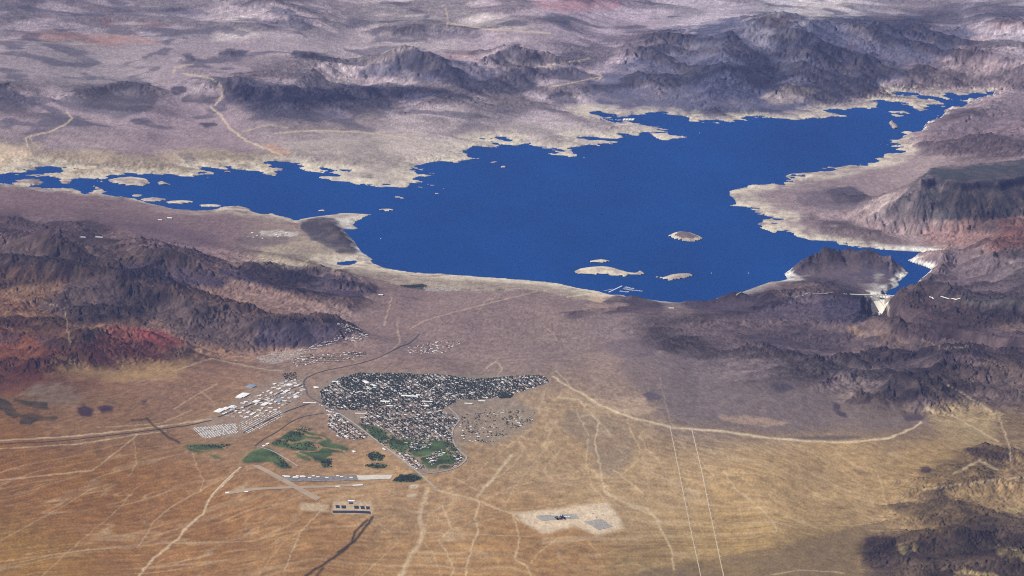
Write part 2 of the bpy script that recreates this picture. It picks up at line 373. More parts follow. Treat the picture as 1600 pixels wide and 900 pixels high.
hard = np.clip(ENV / 120, 0, 1) + np.clip(RA / 60, 0, 1); hard = np.clip(hard, 0, 1)
rd = ridged(X32 + 200 * wx, Y32 + 200 * wy, 2400, 5, 5, 0.45)
rd2 = ridged(X32, Y32, 800, 3, 55, 0.45)
M = ENV * (0.66 + 0.40 * rd) * (damp * (1 - STEEP) + steepdamp * STEEP) + RA * damp * (1.15 * rd ** 1.4 * 1.3 - .12) + RA * damp * 0.22 * rd2
Z1 = Z0 + np.maximum(M, 0)
# mesa with a basalt cap
MESA_PX = [(1437,281),(1447,274),(1458,266),(1480,264),(1500,262),(1530,258),(1545,254),(1600,252),(1680,250),(1780,256),(1780,278),(1680,276),(1600,277),(1575,281),(1560,285),(1530,283),(1500,287),(1480,281),(1462,277)]
MZ = 700.0
MESA_XY = topoly(MESA_PX, MZ)
mx0, my0 = MESA_XY.min(0) - 2500; mx1, my1 = MESA_XY.max(0) + 2500
r0, r1 = np.searchsorted(Y[:, 0], [my0, my1]); sub = (slice(r0, r1), slice(0, NC))
md = sdist((X + 70 * wx + 30 * fbm(X, Y, 300, 2, 8))[sub], (Y + 70 * wy)[sub], MESA_XY)
flute = ridged(X[sub], Y[sub] * .35, 330, 3, 90)
mz = np.where(md < 0, MZ + np.minimum(-md * .03, 40) + 8 * jag2[sub], MZ - 95 * smooth(0, 90, md) - np.maximum(md - 60, 0) * 0.52 + 38 * (flute - .45) * smooth(60, 500, md))
MESA = np.zeros(X.shape, bool); MESA[sub] = (mz > Z1[sub] - 5) & (md < 1500)
Z1[sub] = np.maximum(Z1[sub], mz)

# ---- gullies: stripes that follow the slope, several octaves (a cheap erosion pass)
def gradient(Z):
    zs = np.gradient(Z, axis=1) / np.gradient(s_all)[None, :]
    zt = np.gradient(Z, axis=0) / np.gradient(t_all)[:, None]
    gx = zs / T; gy = zt - gx * S
    return gx, gy
act = (hard > .12) & (np.abs(S) < .2)
ia = np.nonzero(act.ravel())[0]
xa, ya = X.ravel()[ia], Y.ravel()[ia]
Zs = Z1.astype(np.float64)
GUL = np.zeros(X.shape, np.float32)
amp = 36.0; sc = 760.0
for o in range(4):
    gx, gy = gradient(Zs)
    if o == 0:
        k = np.ones(3) / 3
    ga, gb = gx.ravel()[ia], gy.ravel()[ia]
    mag = np.hypot(ga, gb) + 1e-4
    dx_, dy_ = -gb / mag, ga / mag                                    # across the slope
    px, py = xa / sc, ya / sc
    ix, iy = np.floor(px), np.floor(py); fx, fy = (px - ix).astype(np.float32), (py - iy).astype(np.float32)
    dx_ = dx_.astype(np.float32); dy_ = dy_.astype(np.float32)
    acc = np.zeros(len(ia), np.float32); wsum = np.zeros(len(ia), np.float32)
    for oy in (-1, 0, 1):
        for ox in (-1, 0, 1):
            h = _hash(ix + ox, iy + oy, 300 + o)
            jx = (h & 1023).astype(np.float32) / 1023 - .5; jy = ((h >> 10) & 1023).astype(np.float32) / 1023 - .5
            ax = ox + .5 + .6 * jx - fx; ay = oy + .5 + .6 * jy - fy
            wg = np.exp(-2.6 * (ax * ax + ay * ay)); wsum += wg
            acc += wg * np.cos((ax * dx_ + ay * dy_) * 9.0)
    gl = np.zeros(X.size, np.float32)
    gl[ia] = acc / wsum
    gl = gl.reshape(X.shape)
    stg = np.zeros(X.size, np.float32); stg[ia] = np.clip(mag / 0.32, 0, 1.15); stg = stg.reshape(X.shape)
    e = gl * stg * hard * np.where(SDN > 30, 1, 0)
    Zs = Zs + amp * e; GUL += e * (0.62 ** o)
    amp *= 0.45; sc *= 0.55
Z1 = np.where(SDN > 0, np.maximum(Zs, np.minimum(Z1, 1.0)), Z1)
Z1 = np.where((SDN > 3) & (Z1 < 2.5), 2.5, Z1)
# gentle swells and shallow washes on the fans
Z1 = Z1 + np.where(SDN > 0, smooth(200, 1500, SDN) * (9 * fbm(X32, Y32, 1500, 3, 61) + 2.5 * fbm(X32, Y32, 260, 3, 64)), 0)

# ---- the canyon below the dam
def pt(u, v, z):
    x, y = unproj(u, v, z); return np.array([float(x), float(y)])
DAM_C = pt(1376, 461.5, 36.0)
DOWN = np.array([-math.sin(math.radians(15)), -math.cos(math.radians(15))])   # downstream
ACR = np.array([-DOWN[1], DOWN[0]])                                            # along the crest, to the east bank
TOC = np.array([-.07, -.9975])                                                # the gorge then runs on towards the valley
canyon = [DAM_C + DOWN * -10, DAM_C + DOWN * 320, DAM_C + DOWN * 320 + TOC * 900, DAM_C + DOWN * 320 + TOC * 2100, DAM_C + DOWN * 320 + TOC * 2900 + ACR * 500, DAM_C + DOWN * 320 + TOC * 3800 + ACR * 1500]
cdist = np.full(X.shape, 1e9); 
r0, r1 = np.searchsorted(Y[:, 0], [DAM_C[1] - 9000, DAM_C[1] + 800]); sub = (slice(r0, r1), slice(0, NC))
for a, b in zip(canyon[:-1], canyon[1:]):
    d, t = seg_dist(X[sub], Y[sub], a[0], a[1], b[0], b[1]); cdist[sub] = np.minimum(cdist[sub], d)
along = (X - DAM_C[0]) * DOWN[0] + (Y - DAM_C[1]) * DOWN[1]
across = (X - DAM_C[0]) * ACR[0] + (Y - DAM_C[1]) * ACR[1]
# canyon shoulders stand above the crest on both banks, then the trench is cut
sh = 48 + 0.22 * np.maximum(np.abs(across) - 180, 0)
bank = smooth(700, 250, np.hypot(along - 150, across * .8)) * (np.abs(across) > 165)
Z1 = np.where((SDN > 10) & (along > -120), np.maximum(Z1, np.where(bank > 0, Z0 * 0 + sh * smooth(0, .6, bank), -1e9)), Z1)
cut = -205 + np.maximum(cdist + 16 * jag2 - 62, 0) * 2.5
Z1 = np.where((along > 12) & (cdist < 900), np.minimum(Z1, cut), Z1)
CANYON = (along > 12) & (cdist < 140) & (cut < 40)
ZF = Z1.astype(np.float64)
def zat(x, y): return fan_sample(ZF, x, y)
def hit(u, v):
    """where the line of sight of a pixel first meets the ground"""
    u = np.atleast_1d(np.asarray(u, float)); v = np.atleast_1d(np.asarray(v, float))
    d = ray(u, v); lo = (1500.0 - CAM[2]) / d[2]; hi = (-230.0 - CAM[2]) / d[2]
    n = 500; tt = lo + (hi - lo) * np.linspace(0, 1, n)[:, None]
    below = (CAM[2] + tt * d[2]) <= zat(CAM[0] + tt * d[0], CAM[1] + tt * d[1])
    k = np.clip(below.argmax(0), 1, n - 1); a = tt[k - 1, np.arange(len(u))]; b = tt[k, np.arange(len(u))]
    for _ in range(14):
        mid = (a + b) / 2; bl = (CAM[2] + mid * d[2]) <= zat(CAM[0] + mid * d[0], CAM[1] + mid * d[1])
        b = np.where(bl, mid, b); a = np.where(bl, a, mid)
    return CAM[0] + b * d[0], CAM[1] + b * d[1], CAM[2] + b * d[2]
def hit1(u, v):
    x, y, z = hit(u, v); return float(x[0]), float(y[0]), float(z[0])
U2, V2 = project(X, Y, ZF)
# ------------------------------------------------------------------ soil and rock colours (albedo), looked up on the map
SOIL = [(0,880,(.22,.115,.030)),(150,760,(.215,.100,.028)),(0,720,(.185,.085,.026)),(300,820,(.25,.122,.043)),(480,860,(.29,.155,.062)),(150,650,(.19,.105,.052)),(60,600,(.14,.072,.030)),(300,600,(.23,.13,.075)),
(380,640,(.25,.15,.085)),(640,780,(.33,.205,.110)),(640,880,(.31,.180,.080)),(850,860,(.29,.165,.070)),(900,700,(.32,.215,.125)),(1000,760,(.34,.23,.130)),(1200,760,(.34,.225,.115)),(1300,720,(.31,.205,.105)),
(1150,850,(.33,.215,.095)),(1450,740,(.28,.185,.090)),(1500,860,(.17,.11,.055)),(1250,880,(.20,.135,.062)),(1050,895,(.22,.145,.065)),(1560,640,(.155,.105,.062)),(1400,640,(.16,.11,.08)),
(500,600,(.23,.155,.115)),(600,500,(.205,.140,.120)),(750,480,(.215,.150,.130)),(850,540,(.21,.15,.125)),(950,600,(.22,.155,.12)),(900,640,(.29,.20,.12)),(1100,620,(.165,.125,.115)),(1250,640,(.170,.125,.110)),(1000,520,(.185,.135,.125)),(1200,540,(.14,.098,.092)),(1500,520,(.125,.082,.070)),(1550,450,(.14,.096,.09)),
(100,330,(.165,.105,.10)),(300,370,(.175,.115,.11)),(450,390,(.24,.175,.14)),(150,420,(.105,.062,.046)),(300,450,(.135,.082,.062)),(60,480,(.13,.068,.036)),(400,470,(.19,.12,.095)),
(100,200,(.27,.205,.195)),(300,210,(.28,.205,.20)),(500,210,(.33,.26,.235)),(700,230,(.37,.30,.27)),(150,100,(.29,.235,.215)),(350,110,(.29,.225,.215)),(100,20,(.29,.23,.225)),(300,30,(.31,.25,.24)),(520,40,(.36,.29,.27)),(640,20,(.45,.37,.33)),(800,60,(.36,.28,.27)),
(900,90,(.31,.245,.25)),(850,180,(.34,.275,.265)),(950,40,(.36,.28,.29)),(1100,15,(.38,.32,.32)),(1250,10,(.44,.39,.38)),(1400,90,(.22,.17,.17)),(1500,110,(.27,.20,.185)),(1600,20,(.36,.30,.30)),(1150,150,(.20,.165,.175)),(1480,210,(.22,.155,.15)),(1300,310,(.23,.17,.165)),(1450,240,(.30,.225,.21)),(1400,350,(.24,.175,.165)),(1560,360,(.24,.15,.13)),(1590,420,(.23,.18,.16))]
Us, Vs = U2[np.ix_(rr, cc)].astype(np.float32), V2[np.ix_(rr, cc)].astype(np.float32)
nums = [np.zeros_like(Us) for _ in range(3)]; den = np.zeros_like(Us)
for u, v, c in SOIL:
    wgt = 1.0 / (0.12 + ((Us - u) ** 2 + (1.6 * (Vs - v)) ** 2) / (80.0 ** 2)) ** 2.2; den += wgt
    for k in range(3): nums[k] += wgt * c[k]
C = np.stack([full(nums[k] / den) for k in range(3)], -1)

nz_big = fbm(X32, Y32, 2600, 4, 101); nz_mid = fbm(X32, Y32, 700, 4, 111); nz_fin = fbm(X32, Y32, 170, 3, 121)
drift = np.interp(U2, [0, 500, 800, 1200, 1500], [.55, .30, .05, -.45, -.55]).astype(np.float32)
qx = X32 - drift * Y32 + 130 * wx                                # fans drain towards the valley floor
nz_grain = fbm(qx, Y32 * .33, 48, 2, 131)
C *= (np.array((1.0, 1.0, 1.0)) + smooth(260, 150, V2)[..., None] * np.array((-.04, -.03, .05)) + smooth(540, 700, V2)[..., None] * np.array((.02, .015, -.13))).astype(np.float32)   # haze and colour cast painted into northern soil; golden fans in the south
mott = np.clip(1 + 0.07 * nz_big + 0.06 * nz_mid + 0.05 * nz_fin + .13 * nz_grain, .5, 1.5)
C *= mott[..., None]
# map look-up with fractal borders: warp grows with the raggedness asked for
pxm = F / (T + 1.0)                                              # pixels per metre sideways
_WC = {}
def warp(s, scale):
    k = (s % 3, scale)
    if k not in _WC: _WC[k] = (fbm(X32, Y32, scale, 4, 500 + k[0]), fbm(X32, Y32, scale, 4, 540 + k[0]))
    return _WC[k]
def lk(raster, ragged=0, s=0, scale=500):
    if not ragged: return look(raster, U2, V2)
    a, b = warp(s, 700 if scale > 500 else (420 if scale > 300 else 190))
    return look(raster, U2 + ragged * a, V2 + ragged * .45 * b)
def lay(mask, col, k=1.0):
    global C
    mk = (np.clip(mask, 0, 1) * k)[..., None]; C = C * (1 - mk) + np.array(col, np.float32) * mk
PAINT = [  # (polygons, feather, ragged px, colour, strength, rocky)
 # river mountains
 ([[(-300,495),(60,512),(140,530),(300,545),(260,578),(130,602),(-300,650)]], 10, 16, (.13,.048,.024), .65, 1),
 ([[(-300,345),(60,362),(190,365),(260,385),(340,415),(370,435),(330,450),(200,440),(60,420),(-300,430)]], 9, 16, (.062,.042,.036), .8, 1),
 ([[(40,480),(120,435),(210,425),(300,460),(420,490),(520,500),(548,522),(510,540),(400,548),(300,540),(240,500),(130,505)]], 7, 14, (.055,.039,.036), .85, 1),
 ([[(400,505),(480,498),(530,503),(548,520),(530,535),(470,545),(400,540)]], 6, 8, (.036,.028,.042), .9, 0),
 ([[(330,422),(440,415),(520,422),(588,448),(586,466),(540,464),(470,458),(380,440)]], 5, 9, (.034,.026,.042), .95, 0),
 ([[(170,415),(260,405),(330,425),(370,440),(330,450),(230,440)]], 6, 10, (.040,.030,.044), .85, 0),
 ([[(-300,560),(0,500),(60,520),(120,545),(110,600),(-300,640)]], 14, 18, (.125,.042,.019), .8, 1),
 ([[(140,535),(165,508),(210,506),(270,525),(300,545),(250,550),(240,575),(160,570),(130,560)]], 7, 12, (.165,.050,.032), .85, 1),
 ([[(210,515),(255,518),(290,538),(270,548),(225,535)]], 5, 8, (.13,.026,.026), .7, 0),
 ([[(50,520),(90,518),(110,545),(70,545)], [(0,522),(35,525),(30,534),(0,532)], [(120,530),(140,515),(150,520),(130,540)]], 4, 8, (.05,.028,.026), .8, 0),
 ([[(160,570),(200,568),(205,585),(175,588)]], 4, 8, (.09,.04,.03), .7, 0),
 ([[(100,560),(160,575),(220,560),(300,560),(290,590),(200,598),(110,590),(60,580)]], 9, 16, (.36,.23,.095), .75, 1),
 ([[(40,605),(110,600),(140,625),(80,635),(30,625)]], 10, 12, (.16,.125,.085), .7, 0),
 ([[(119,638),(130,633),(148,640),(142,651),(126,651)], [(150,636),(165,632),(178,640),(160,645)], [(168,632),(182,636),(170,638)], [(218,626),(232,625),(226,630)]], 1, 4, (.040,.022,.026), .95, 0),
 ([[(-20,618),(10,625),(30,645),(25,655),(-20,630)], [(15,622),(40,625),(75,628),(78,640),(50,636),(30,632)], [(30,645),(60,640),(70,650),(90,650),(85,658),(60,656),(50,664),(30,662)]], 2, 6, (.022,.024,.010), .92, 0),
 # western plain
 ([[(-300,330),(0,320),(150,330),(260,345),(240,375),(100,370),(-300,365)]], 12, 14, (.115,.075,.075), .55, 0),
 ([[(180,352),(270,350),(330,362),(350,380),(300,386),(210,372)]], 6, 8, (.105,.07,.078), .7, 0),
 ([[(380,368),(470,372),(440,386),(360,380)]], 6, 8, (.10,.075,.075), .6, 0),
 ([[(400,392),(480,372),(560,398),(583,404),(540,412),(470,415),(400,412)]], 6, 8, (.36,.30,.20), .65, 0),
 ([[(466,345),(500,338),(525,342),(548,370),(562,393),(566,398),(530,396),(500,380),(480,368)]], 3, 5, (.050,.044,.052), .95, 0),
 ([[(405,362),(440,361),(472,365),(460,369),(410,369)]], 2, 3, (.50,.46,.40), .75, 0),
 ([[(200,440),(330,450),(420,470),(470,492),(380,488),(300,462),(220,452)]], 6, 10, (.19,.115,.08), .55, 1),
 ([[(0,425),(60,425),(110,440),(90,462),(0,470)]], 8, 12, (.16,.095,.055), .6, 1),
 # beach in front of the lake
 ([[(575,412),(620,424),(700,431),(800,438),(880,446),(950,458),(965,466),(900,466),(820,452),(740,455),(650,448),(590,436),(540,425)]], 3, 4, (.36,.30,.215), .75, 0),
 ([[(930,460),(965,463),(985,470),(950,474),(915,468)]], 3, 3, (.48,.34,.22), .8, 0),
 ([[(625,446),(650,444),(668,447),(665,452),(635,450)]], 1, 1, (.03,.04,.036), .9, 0), ([[(772,452),(785,451),(790,454),(776,455)], [(820,457),(845,458),(835,460)]], 1, 1, (.08,.07,.05), .8, 0),
 # dark hills by the lake and the dam
 ([[(942,470),(975,455),(1000,448),(1050,452),(1060,468),(1020,482),(960,490)]], 3, 6, (.042,.032,.044), .9, 0),
 ([[(870,492),(920,482),(960,478),(960,490),(900,500)], [(955,478),(1000,474),(1040,482),(1030,492),(960,490)]], 3, 8, (.075,.050,.055), .85, 0),
 ([[(905,482),(925,474),(990,476),(960,484),(930,492)]], 2, 5, (.36,.25,.20), .6, 0),
 ([[(1065,470),(1100,450),(1150,446),(1230,460),(1330,455),(1365,470),(1350,505),(1260,505),(1180,500),(1080,490)]], 6, 10, (.060,.044,.060), .85, 1),
 ([[(1290,470),(1330,455),(1360,475),(1362,495),(1340,510),(1290,505)]], 4, 6, (.032,.028,.046), .9, 0),  # west canyon wall, its shadow painted into the rock colour
 ([[(1222,430),(1240,395),(1270,383),(1345,383),(1405,405),(1415,430),(1380,450),(1320,455),(1270,440)]], 5, 6, (.090,.068,.082), .85, 0),
 ([[(1225,420),(1245,393),(1275,386),(1268,410),(1250,428),(1235,430)]], 3, 4, (.040,.034,.060), .9, 0),
 ([[(1345,410),(1385,405),(1400,425),(1360,445),(1330,435)]], 5, 8, (.060,.05,.068), .7, 0),
 ([[(1430,420),(1470,395),(1495,382),(1545,392),(1600,400),(1900,400),(1900,480),(1560,480),(1450,455)]], 8, 10, (.10,.074,.080), .8, 0),
 ([[(1400,465),(1440,450),(1500,470),(1600,490),(1900,490),(1900,560),(1500,540),(1390,505)]], 8, 14, (.085,.055,.055), .75, 1),
 ([[(1455,470),(1500,462),(1600,470),(1600,482),(1530,476)]], 4, 6, (.17,.15,.13), .7, 0), ([[(1500,480),(1560,482),(1620,490),(1620,500),(1540,494)]], 3, 6, (.045,.032,.036), .85, 0),
 ([[(1380,520),(1500,500),(1640,520),(1640,560),(1450,560)]], 10, 16, (.075,.042,.036), .6, 1),
 ([[(1325,508),(1345,505),(1360,520),(1340,525)], [(1360,515),(1400,525),(1440,540),(1400,545),(1370,530)], [(1540,500),(1640,512),(1640,520),(1560,512)], [(1390,560),(1440,560),(1420,575)], [(1520,565),(1580,560),(1600,580),(1550,578)]], 4, 9, (.36,.23,.12), .7, 0),
 ([[(980,505),(1180,488),(1330,505),(1600,500),(1900,510),(1900,640),(1470,640),(1300,600),(1180,590),(1050,565)]], 12, 20, (.070,.050,.052), .72, 1),
 ([[(1150,520),(1260,505),(1340,530),(1300,560),(1200,550)], [(1330,560),(1430,545),(1520,560),(1440,590),(1360,590)], [(1480,600),(1560,590),(1640,610),(1560,630)]], 7, 14, (.045,.033,.038), .75, 1),
 # eastern fan: dark plain north of the pale wash
 ([[(960,560),(1100,540),(1300,560),(1440,600),(1470,640),(1430,668),(1330,684),(1200,676),(1080,660),(1000,620)]], 14, 14, (.135,.105,.100), .65, 0),
 ([[(940,545),(960,532),(1010,530),(1030,545),(1010,558),(960,555)]], 5, 7, (.09,.07,.078), .5, 0),
 ([[(1195,602),(1215,598),(1240,606),(1225,614)], [(1000,618),(1020,610),(1040,620),(1015,628)]], 3, 5, (.075,.060,.072), .8, 0),
 ([[(1318,625),(1340,608),(1366,618),(1360,632),(1330,632)], [(1375,618),(1400,600),(1440,612),(1430,628),(1390,628)], [(1290,620),(1310,630),(1325,655),(1312,650)], [(1400,640),(1450,645),(1440,655),(1420,660)], [(1270,592),(1292,580),(1310,592),(1290,600)]], 2, 6, (.048,.034,.040), .88, 0),
 ([[(1220,684),(1300,680),(1350,681),(1345,686),(1280,688)]], 1, 2, (.10,.08,.07), .85, 0),
 ([[(900,625),(1000,622),(1040,640),(980,648),(920,636)]], 5, 8, (.40,.29,.19), .6, 0), ([[(1115,650),(1150,648),(1240,662),(1200,668),(1130,658)]], 3, 6, (.34,.23,.16), .7, 0),
 ([[(1440,560),(1560,580),(1900,560),(1900,680),(1580,650),(1480,640),(1440,600)]], 12, 16, (.10,.07,.055), .55, 1),
 ([[(1440,640),(1500,625),(1560,640),(1560,690),(1480,690)]], 8, 14, (.34,.25,.12), .55, 1),
 ([[(880,640),(950,650),(985,665),(992,700),(965,748),(938,740),(925,700),(880,672)]], 7, 10, (.19,.145,.10), .6, 0),
 # south-east corner
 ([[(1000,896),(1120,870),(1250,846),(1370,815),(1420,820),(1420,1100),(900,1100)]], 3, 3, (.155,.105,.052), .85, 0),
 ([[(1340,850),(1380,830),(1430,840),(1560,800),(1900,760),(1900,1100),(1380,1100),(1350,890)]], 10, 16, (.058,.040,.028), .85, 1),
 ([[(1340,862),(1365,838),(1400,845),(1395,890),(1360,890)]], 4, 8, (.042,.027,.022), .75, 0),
 ([[(1400,850),(1425,842),(1435,862),(1410,866)], [(1550,850),(1600,860),(1600,880),(1560,866)], [(1500,890),(1560,895),(1560,905),(1480,905)], [(1540,800),(1600,792),(1600,800)]], 3, 6, (.36,.27,.12), .75, 0),
 ([[(1506,702),(1540,698),(1585,712),(1582,724),(1545,718),(1515,712)], [(1435,730),(1452,730),(1456,740),(1440,738)], [(1330,732),(1350,732),(1362,744),(1345,742)], [(1390,754),(1410,752),(1405,758)], [(1285,790),(1310,790),(1325,796),(1300,795)], [(1440,768),(1470,764),(1485,780),(1465,790),(1430,775)], [(1570,735),(1640,730),(1640,745),(1590,745)]], 2, 5, (.055,.034,.030), .85, 0),
 ([[(1400,775),(1440,768),(1560,740),(1900,700),(1900,760),(1540,800),(1420,830),(1370,822)]], 10, 12, (.20,.135,.065), .65, 0),
 # the lake's eastern headland and the mesa
 ([[(1240,305),(1290,295),(1345,295),(1360,315),(1330,330),(1260,325)]], 5, 8, (.10,.08,.09), .75, 0), ([[(1290,296),(1330,292),(1352,305),(1340,318),(1300,316)]], 3, 5, (.058,.048,.062), .8, 0),
 ([[(1340,320),(1400,300),(1410,325),(1380,345),(1350,338)]], 5, 10, (.38,.31,.28), .55, 0),
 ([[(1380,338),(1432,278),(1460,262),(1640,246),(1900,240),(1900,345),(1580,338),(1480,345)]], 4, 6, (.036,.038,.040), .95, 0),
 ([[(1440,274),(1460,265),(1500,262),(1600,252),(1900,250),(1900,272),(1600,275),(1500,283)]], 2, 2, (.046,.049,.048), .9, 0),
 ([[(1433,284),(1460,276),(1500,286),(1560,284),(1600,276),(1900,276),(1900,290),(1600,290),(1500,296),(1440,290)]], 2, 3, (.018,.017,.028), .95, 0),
 ([[(1545,300),(1552,300),(1548,330),(1540,332)], [(1470,292),(1475,292),(1470,305)]], 1, 2, (.30,.20,.17), .6, 0),
 ([[(1560,350),(1640,330),(1900,330),(1900,400),(1600,395),(1540,390)]], 8, 16, (.30,.125,.085), .7, 1), ([[(1440,350),(1520,350),(1560,370),(1520,392),(1430,385)]], 8, 16, (.25,.14,.115), .6, 1),
 ([[(1420,220),(1500,190),(1600,170),(1900,150),(1900,240),(1480,245)]], 10, 12, (.135,.092,.10), .6, 1),
 ([[(1440,205),(1500,175),(1600,140),(1900,120),(1900,170),(1560,195),(1480,215)]], 6, 12, (.115,.09,.10), .7, 0),
 ([[(1350,350),(1395,322),(1436,290),(1452,345),(1400,355)]], 7, 10, (.12,.092,.092), .65, 1),
 ([[(1395,22),(1480,4),(1640,8),(1640,28),(1480,36),(1420,33)], [(995,58),(1040,40),(1085,38),(1070,56),(1015,70)], [(825,34),(870,16),(905,30),(870,42)], [(520,32),(560,26),(590,38),(540,44)], [(395,38),(430,30),(455,44),(420,48)], [(205,18),(300,10),(345,24),(290,30)], [(20,64),(60,52),(75,64),(45,70)], [(80,66),(105,56),(120,64)], [(130,66),(150,60),(155,68)]], 4, 14, (.090,.080,.105), .75, 1),
 # high dark range in the north-east, haze blue mixed into its dark rock
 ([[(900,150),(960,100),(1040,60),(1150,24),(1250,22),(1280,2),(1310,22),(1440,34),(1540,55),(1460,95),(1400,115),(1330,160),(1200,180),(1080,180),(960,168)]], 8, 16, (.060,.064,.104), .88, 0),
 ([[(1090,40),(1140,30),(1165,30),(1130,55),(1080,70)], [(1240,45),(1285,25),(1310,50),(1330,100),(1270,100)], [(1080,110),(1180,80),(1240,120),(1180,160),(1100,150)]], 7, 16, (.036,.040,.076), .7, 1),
 ([[(1490,90),(1530,72),(1575,85),(1590,98),(1530,90)], [(1420,110),(1470,95),(1480,105),(1440,118)]], 3, 8, (.07,.055,.07), .7, 0),
 ([[(1190,150),(1240,130),(1280,140),(1260,160),(1200,165)], [(1320,46),(1350,42),(1345,52),(1325,52)]], 4, 8, (.36,.29,.25), .6, 1),
 # hills north of the lake, distance haze painted as blue in dark rock
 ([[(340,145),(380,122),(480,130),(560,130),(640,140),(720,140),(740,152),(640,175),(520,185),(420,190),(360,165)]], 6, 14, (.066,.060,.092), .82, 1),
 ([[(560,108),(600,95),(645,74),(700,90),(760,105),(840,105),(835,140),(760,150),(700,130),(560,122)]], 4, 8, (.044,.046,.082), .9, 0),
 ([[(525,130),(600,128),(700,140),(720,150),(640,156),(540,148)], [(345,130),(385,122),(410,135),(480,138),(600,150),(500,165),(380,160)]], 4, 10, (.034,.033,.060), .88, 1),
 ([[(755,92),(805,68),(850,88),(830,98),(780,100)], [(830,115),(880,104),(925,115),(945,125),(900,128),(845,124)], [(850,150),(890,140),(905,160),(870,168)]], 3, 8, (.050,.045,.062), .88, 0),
 ([[(85,160),(130,135),(210,130),(245,145),(240,170),(190,185),(120,175)]], 7, 10, (.085,.074,.086), .85, 0), ([[(-300,130),(0,130),(50,150),(65,168),(20,175),(-300,175)]], 7, 9, (.08,.068,.076), .8, 0),
 ([[(280,88),(292,81),(306,86),(300,93)], [(340,82),(360,74),(392,82),(370,87),(345,88)], [(455,80),(500,82),(545,94),(500,95),(465,90)], [(262,138),(285,134),(292,144),(275,150)], [(285,152),(320,148),(345,152),(330,162),(290,160)], [(305,194),(335,190),(345,197),(320,200)], [(200,187),(230,184),(245,192),(215,196)]], 2, 6, (.045,.040,.052), .9, 0),
 ([[(380,-5),(420,5),(460,20),(495,42),(480,45),(440,25),(400,10)]], 5, 8, (.06,.055,.08), .8, 0),
 ([[(590,40),(640,34),(700,38),(760,46),(750,60),(680,62),(620,58)], [(30,14),(70,8),(65,16),(40,18)], [(180,10),(300,15),(310,25),(250,18)]], 5, 12, (.09,.075,.095), .75, 1),
 ([[(150,30),(170,27),(190,35),(165,40)], [(0,52),(100,50),(210,55),(260,65),(180,72),(60,62)], [(190,30),(270,35),(240,42)]], 3, 10, (.33,.175,.135), .65, 1),
 ([[(820,0),(960,-4),(980,8),(900,18),(850,14)]], 5, 10, (.36,.18,.19), .75, 0), ([[(690,82),(745,78),(760,92),(710,95)], [(1180,30),(1240,28),(1245,36),(1200,38)], [(1530,35),(1600,30),(1640,40),(1560,44)]], 3, 8, (.30,.19,.18), .6, 0),
 ([[(1230,0),(1340,-5),(1330,18),(1270,30),(1240,20)], [(700,15),(790,25),(860,42),(800,48),(720,35)], [(300,62),(380,45),(420,52),(360,65)], [(330,30),(400,25),(405,36),(340,36)]], 5, 12, (.52,.45,.41), .65, 1),
 ([[(540,125),(600,120),(700,128),(690,133),(560,133)], [(600,165),(680,150),(700,165),(640,178)], [(740,140),(800,150),(900,165),(1000,178),(880,185),(800,170)]], 3, 8, (.33,.26,.26), .7, 0),
 # pale badlands along the northern shore
 ([[(-300,230),(30,222),(80,232),(220,240),(320,232),(420,238),(440,252),(430,275),(200,278),(-300,275)]], 6, 12, (.40,.315,.20), .75, 1),
 ([[(-300,215),(20,222),(50,240),(40,262),(-300,272)]], 6, 8, (.56,.43,.29), .7, 1),
 ([[(440,225),(560,205),(660,212),(740,220),(760,245),(660,280),(620,305),(520,285),(450,255)]], 7, 10, (.43,.365,.30), .7, 1),
 ([[(720,215),(800,190),(900,195),(1060,195),(1060,215),(900,245),(780,228)]], 5, 10, (.46,.39,.34), .65, 1),
 ([[(410,228),(425,226),(455,238),(448,246),(430,238)]], 2, 3, (.48,.27,.16), .7, 0),
 ([[(560,268),(585,268),(580,278),(558,276)], [(278,240),(300,238),(305,252),(285,252)]], 2, 4, (.12,.10,.10), .75, 0),
]
Cf = C.reshape(-1, 3); U2f, V2f = U2.ravel().astype(np.float32), V2.ravel().astype(np.float32)
EDG = (nz_mid + .9 * nz_fin + .5 * nz_grain).ravel()
RKN = (.5 + .42 * nz_mid + .25 * nz_fin - .22 * GUL).ravel()
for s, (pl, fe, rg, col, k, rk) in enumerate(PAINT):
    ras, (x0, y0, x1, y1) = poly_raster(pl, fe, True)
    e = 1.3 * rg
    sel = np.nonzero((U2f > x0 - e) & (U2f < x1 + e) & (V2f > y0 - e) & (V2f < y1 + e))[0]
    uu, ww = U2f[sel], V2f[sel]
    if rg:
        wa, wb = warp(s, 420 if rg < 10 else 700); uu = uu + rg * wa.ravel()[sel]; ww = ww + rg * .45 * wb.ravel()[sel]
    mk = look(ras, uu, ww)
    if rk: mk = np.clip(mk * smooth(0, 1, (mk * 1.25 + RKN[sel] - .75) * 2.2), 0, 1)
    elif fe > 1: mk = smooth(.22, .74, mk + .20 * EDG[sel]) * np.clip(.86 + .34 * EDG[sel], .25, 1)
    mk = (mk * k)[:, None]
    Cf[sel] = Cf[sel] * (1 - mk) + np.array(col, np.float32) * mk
C = Cf.reshape(X.shape + (3,))
C *= (1 + .04 * nz_mid + .07 * nz_fin + .13 * nz_grain)[..., None].clip(.5, 1.6)
C *= (1 + hard * (.22 * nz_fin + .18 * nz_grain))[..., None].clip(.5, 1.7)
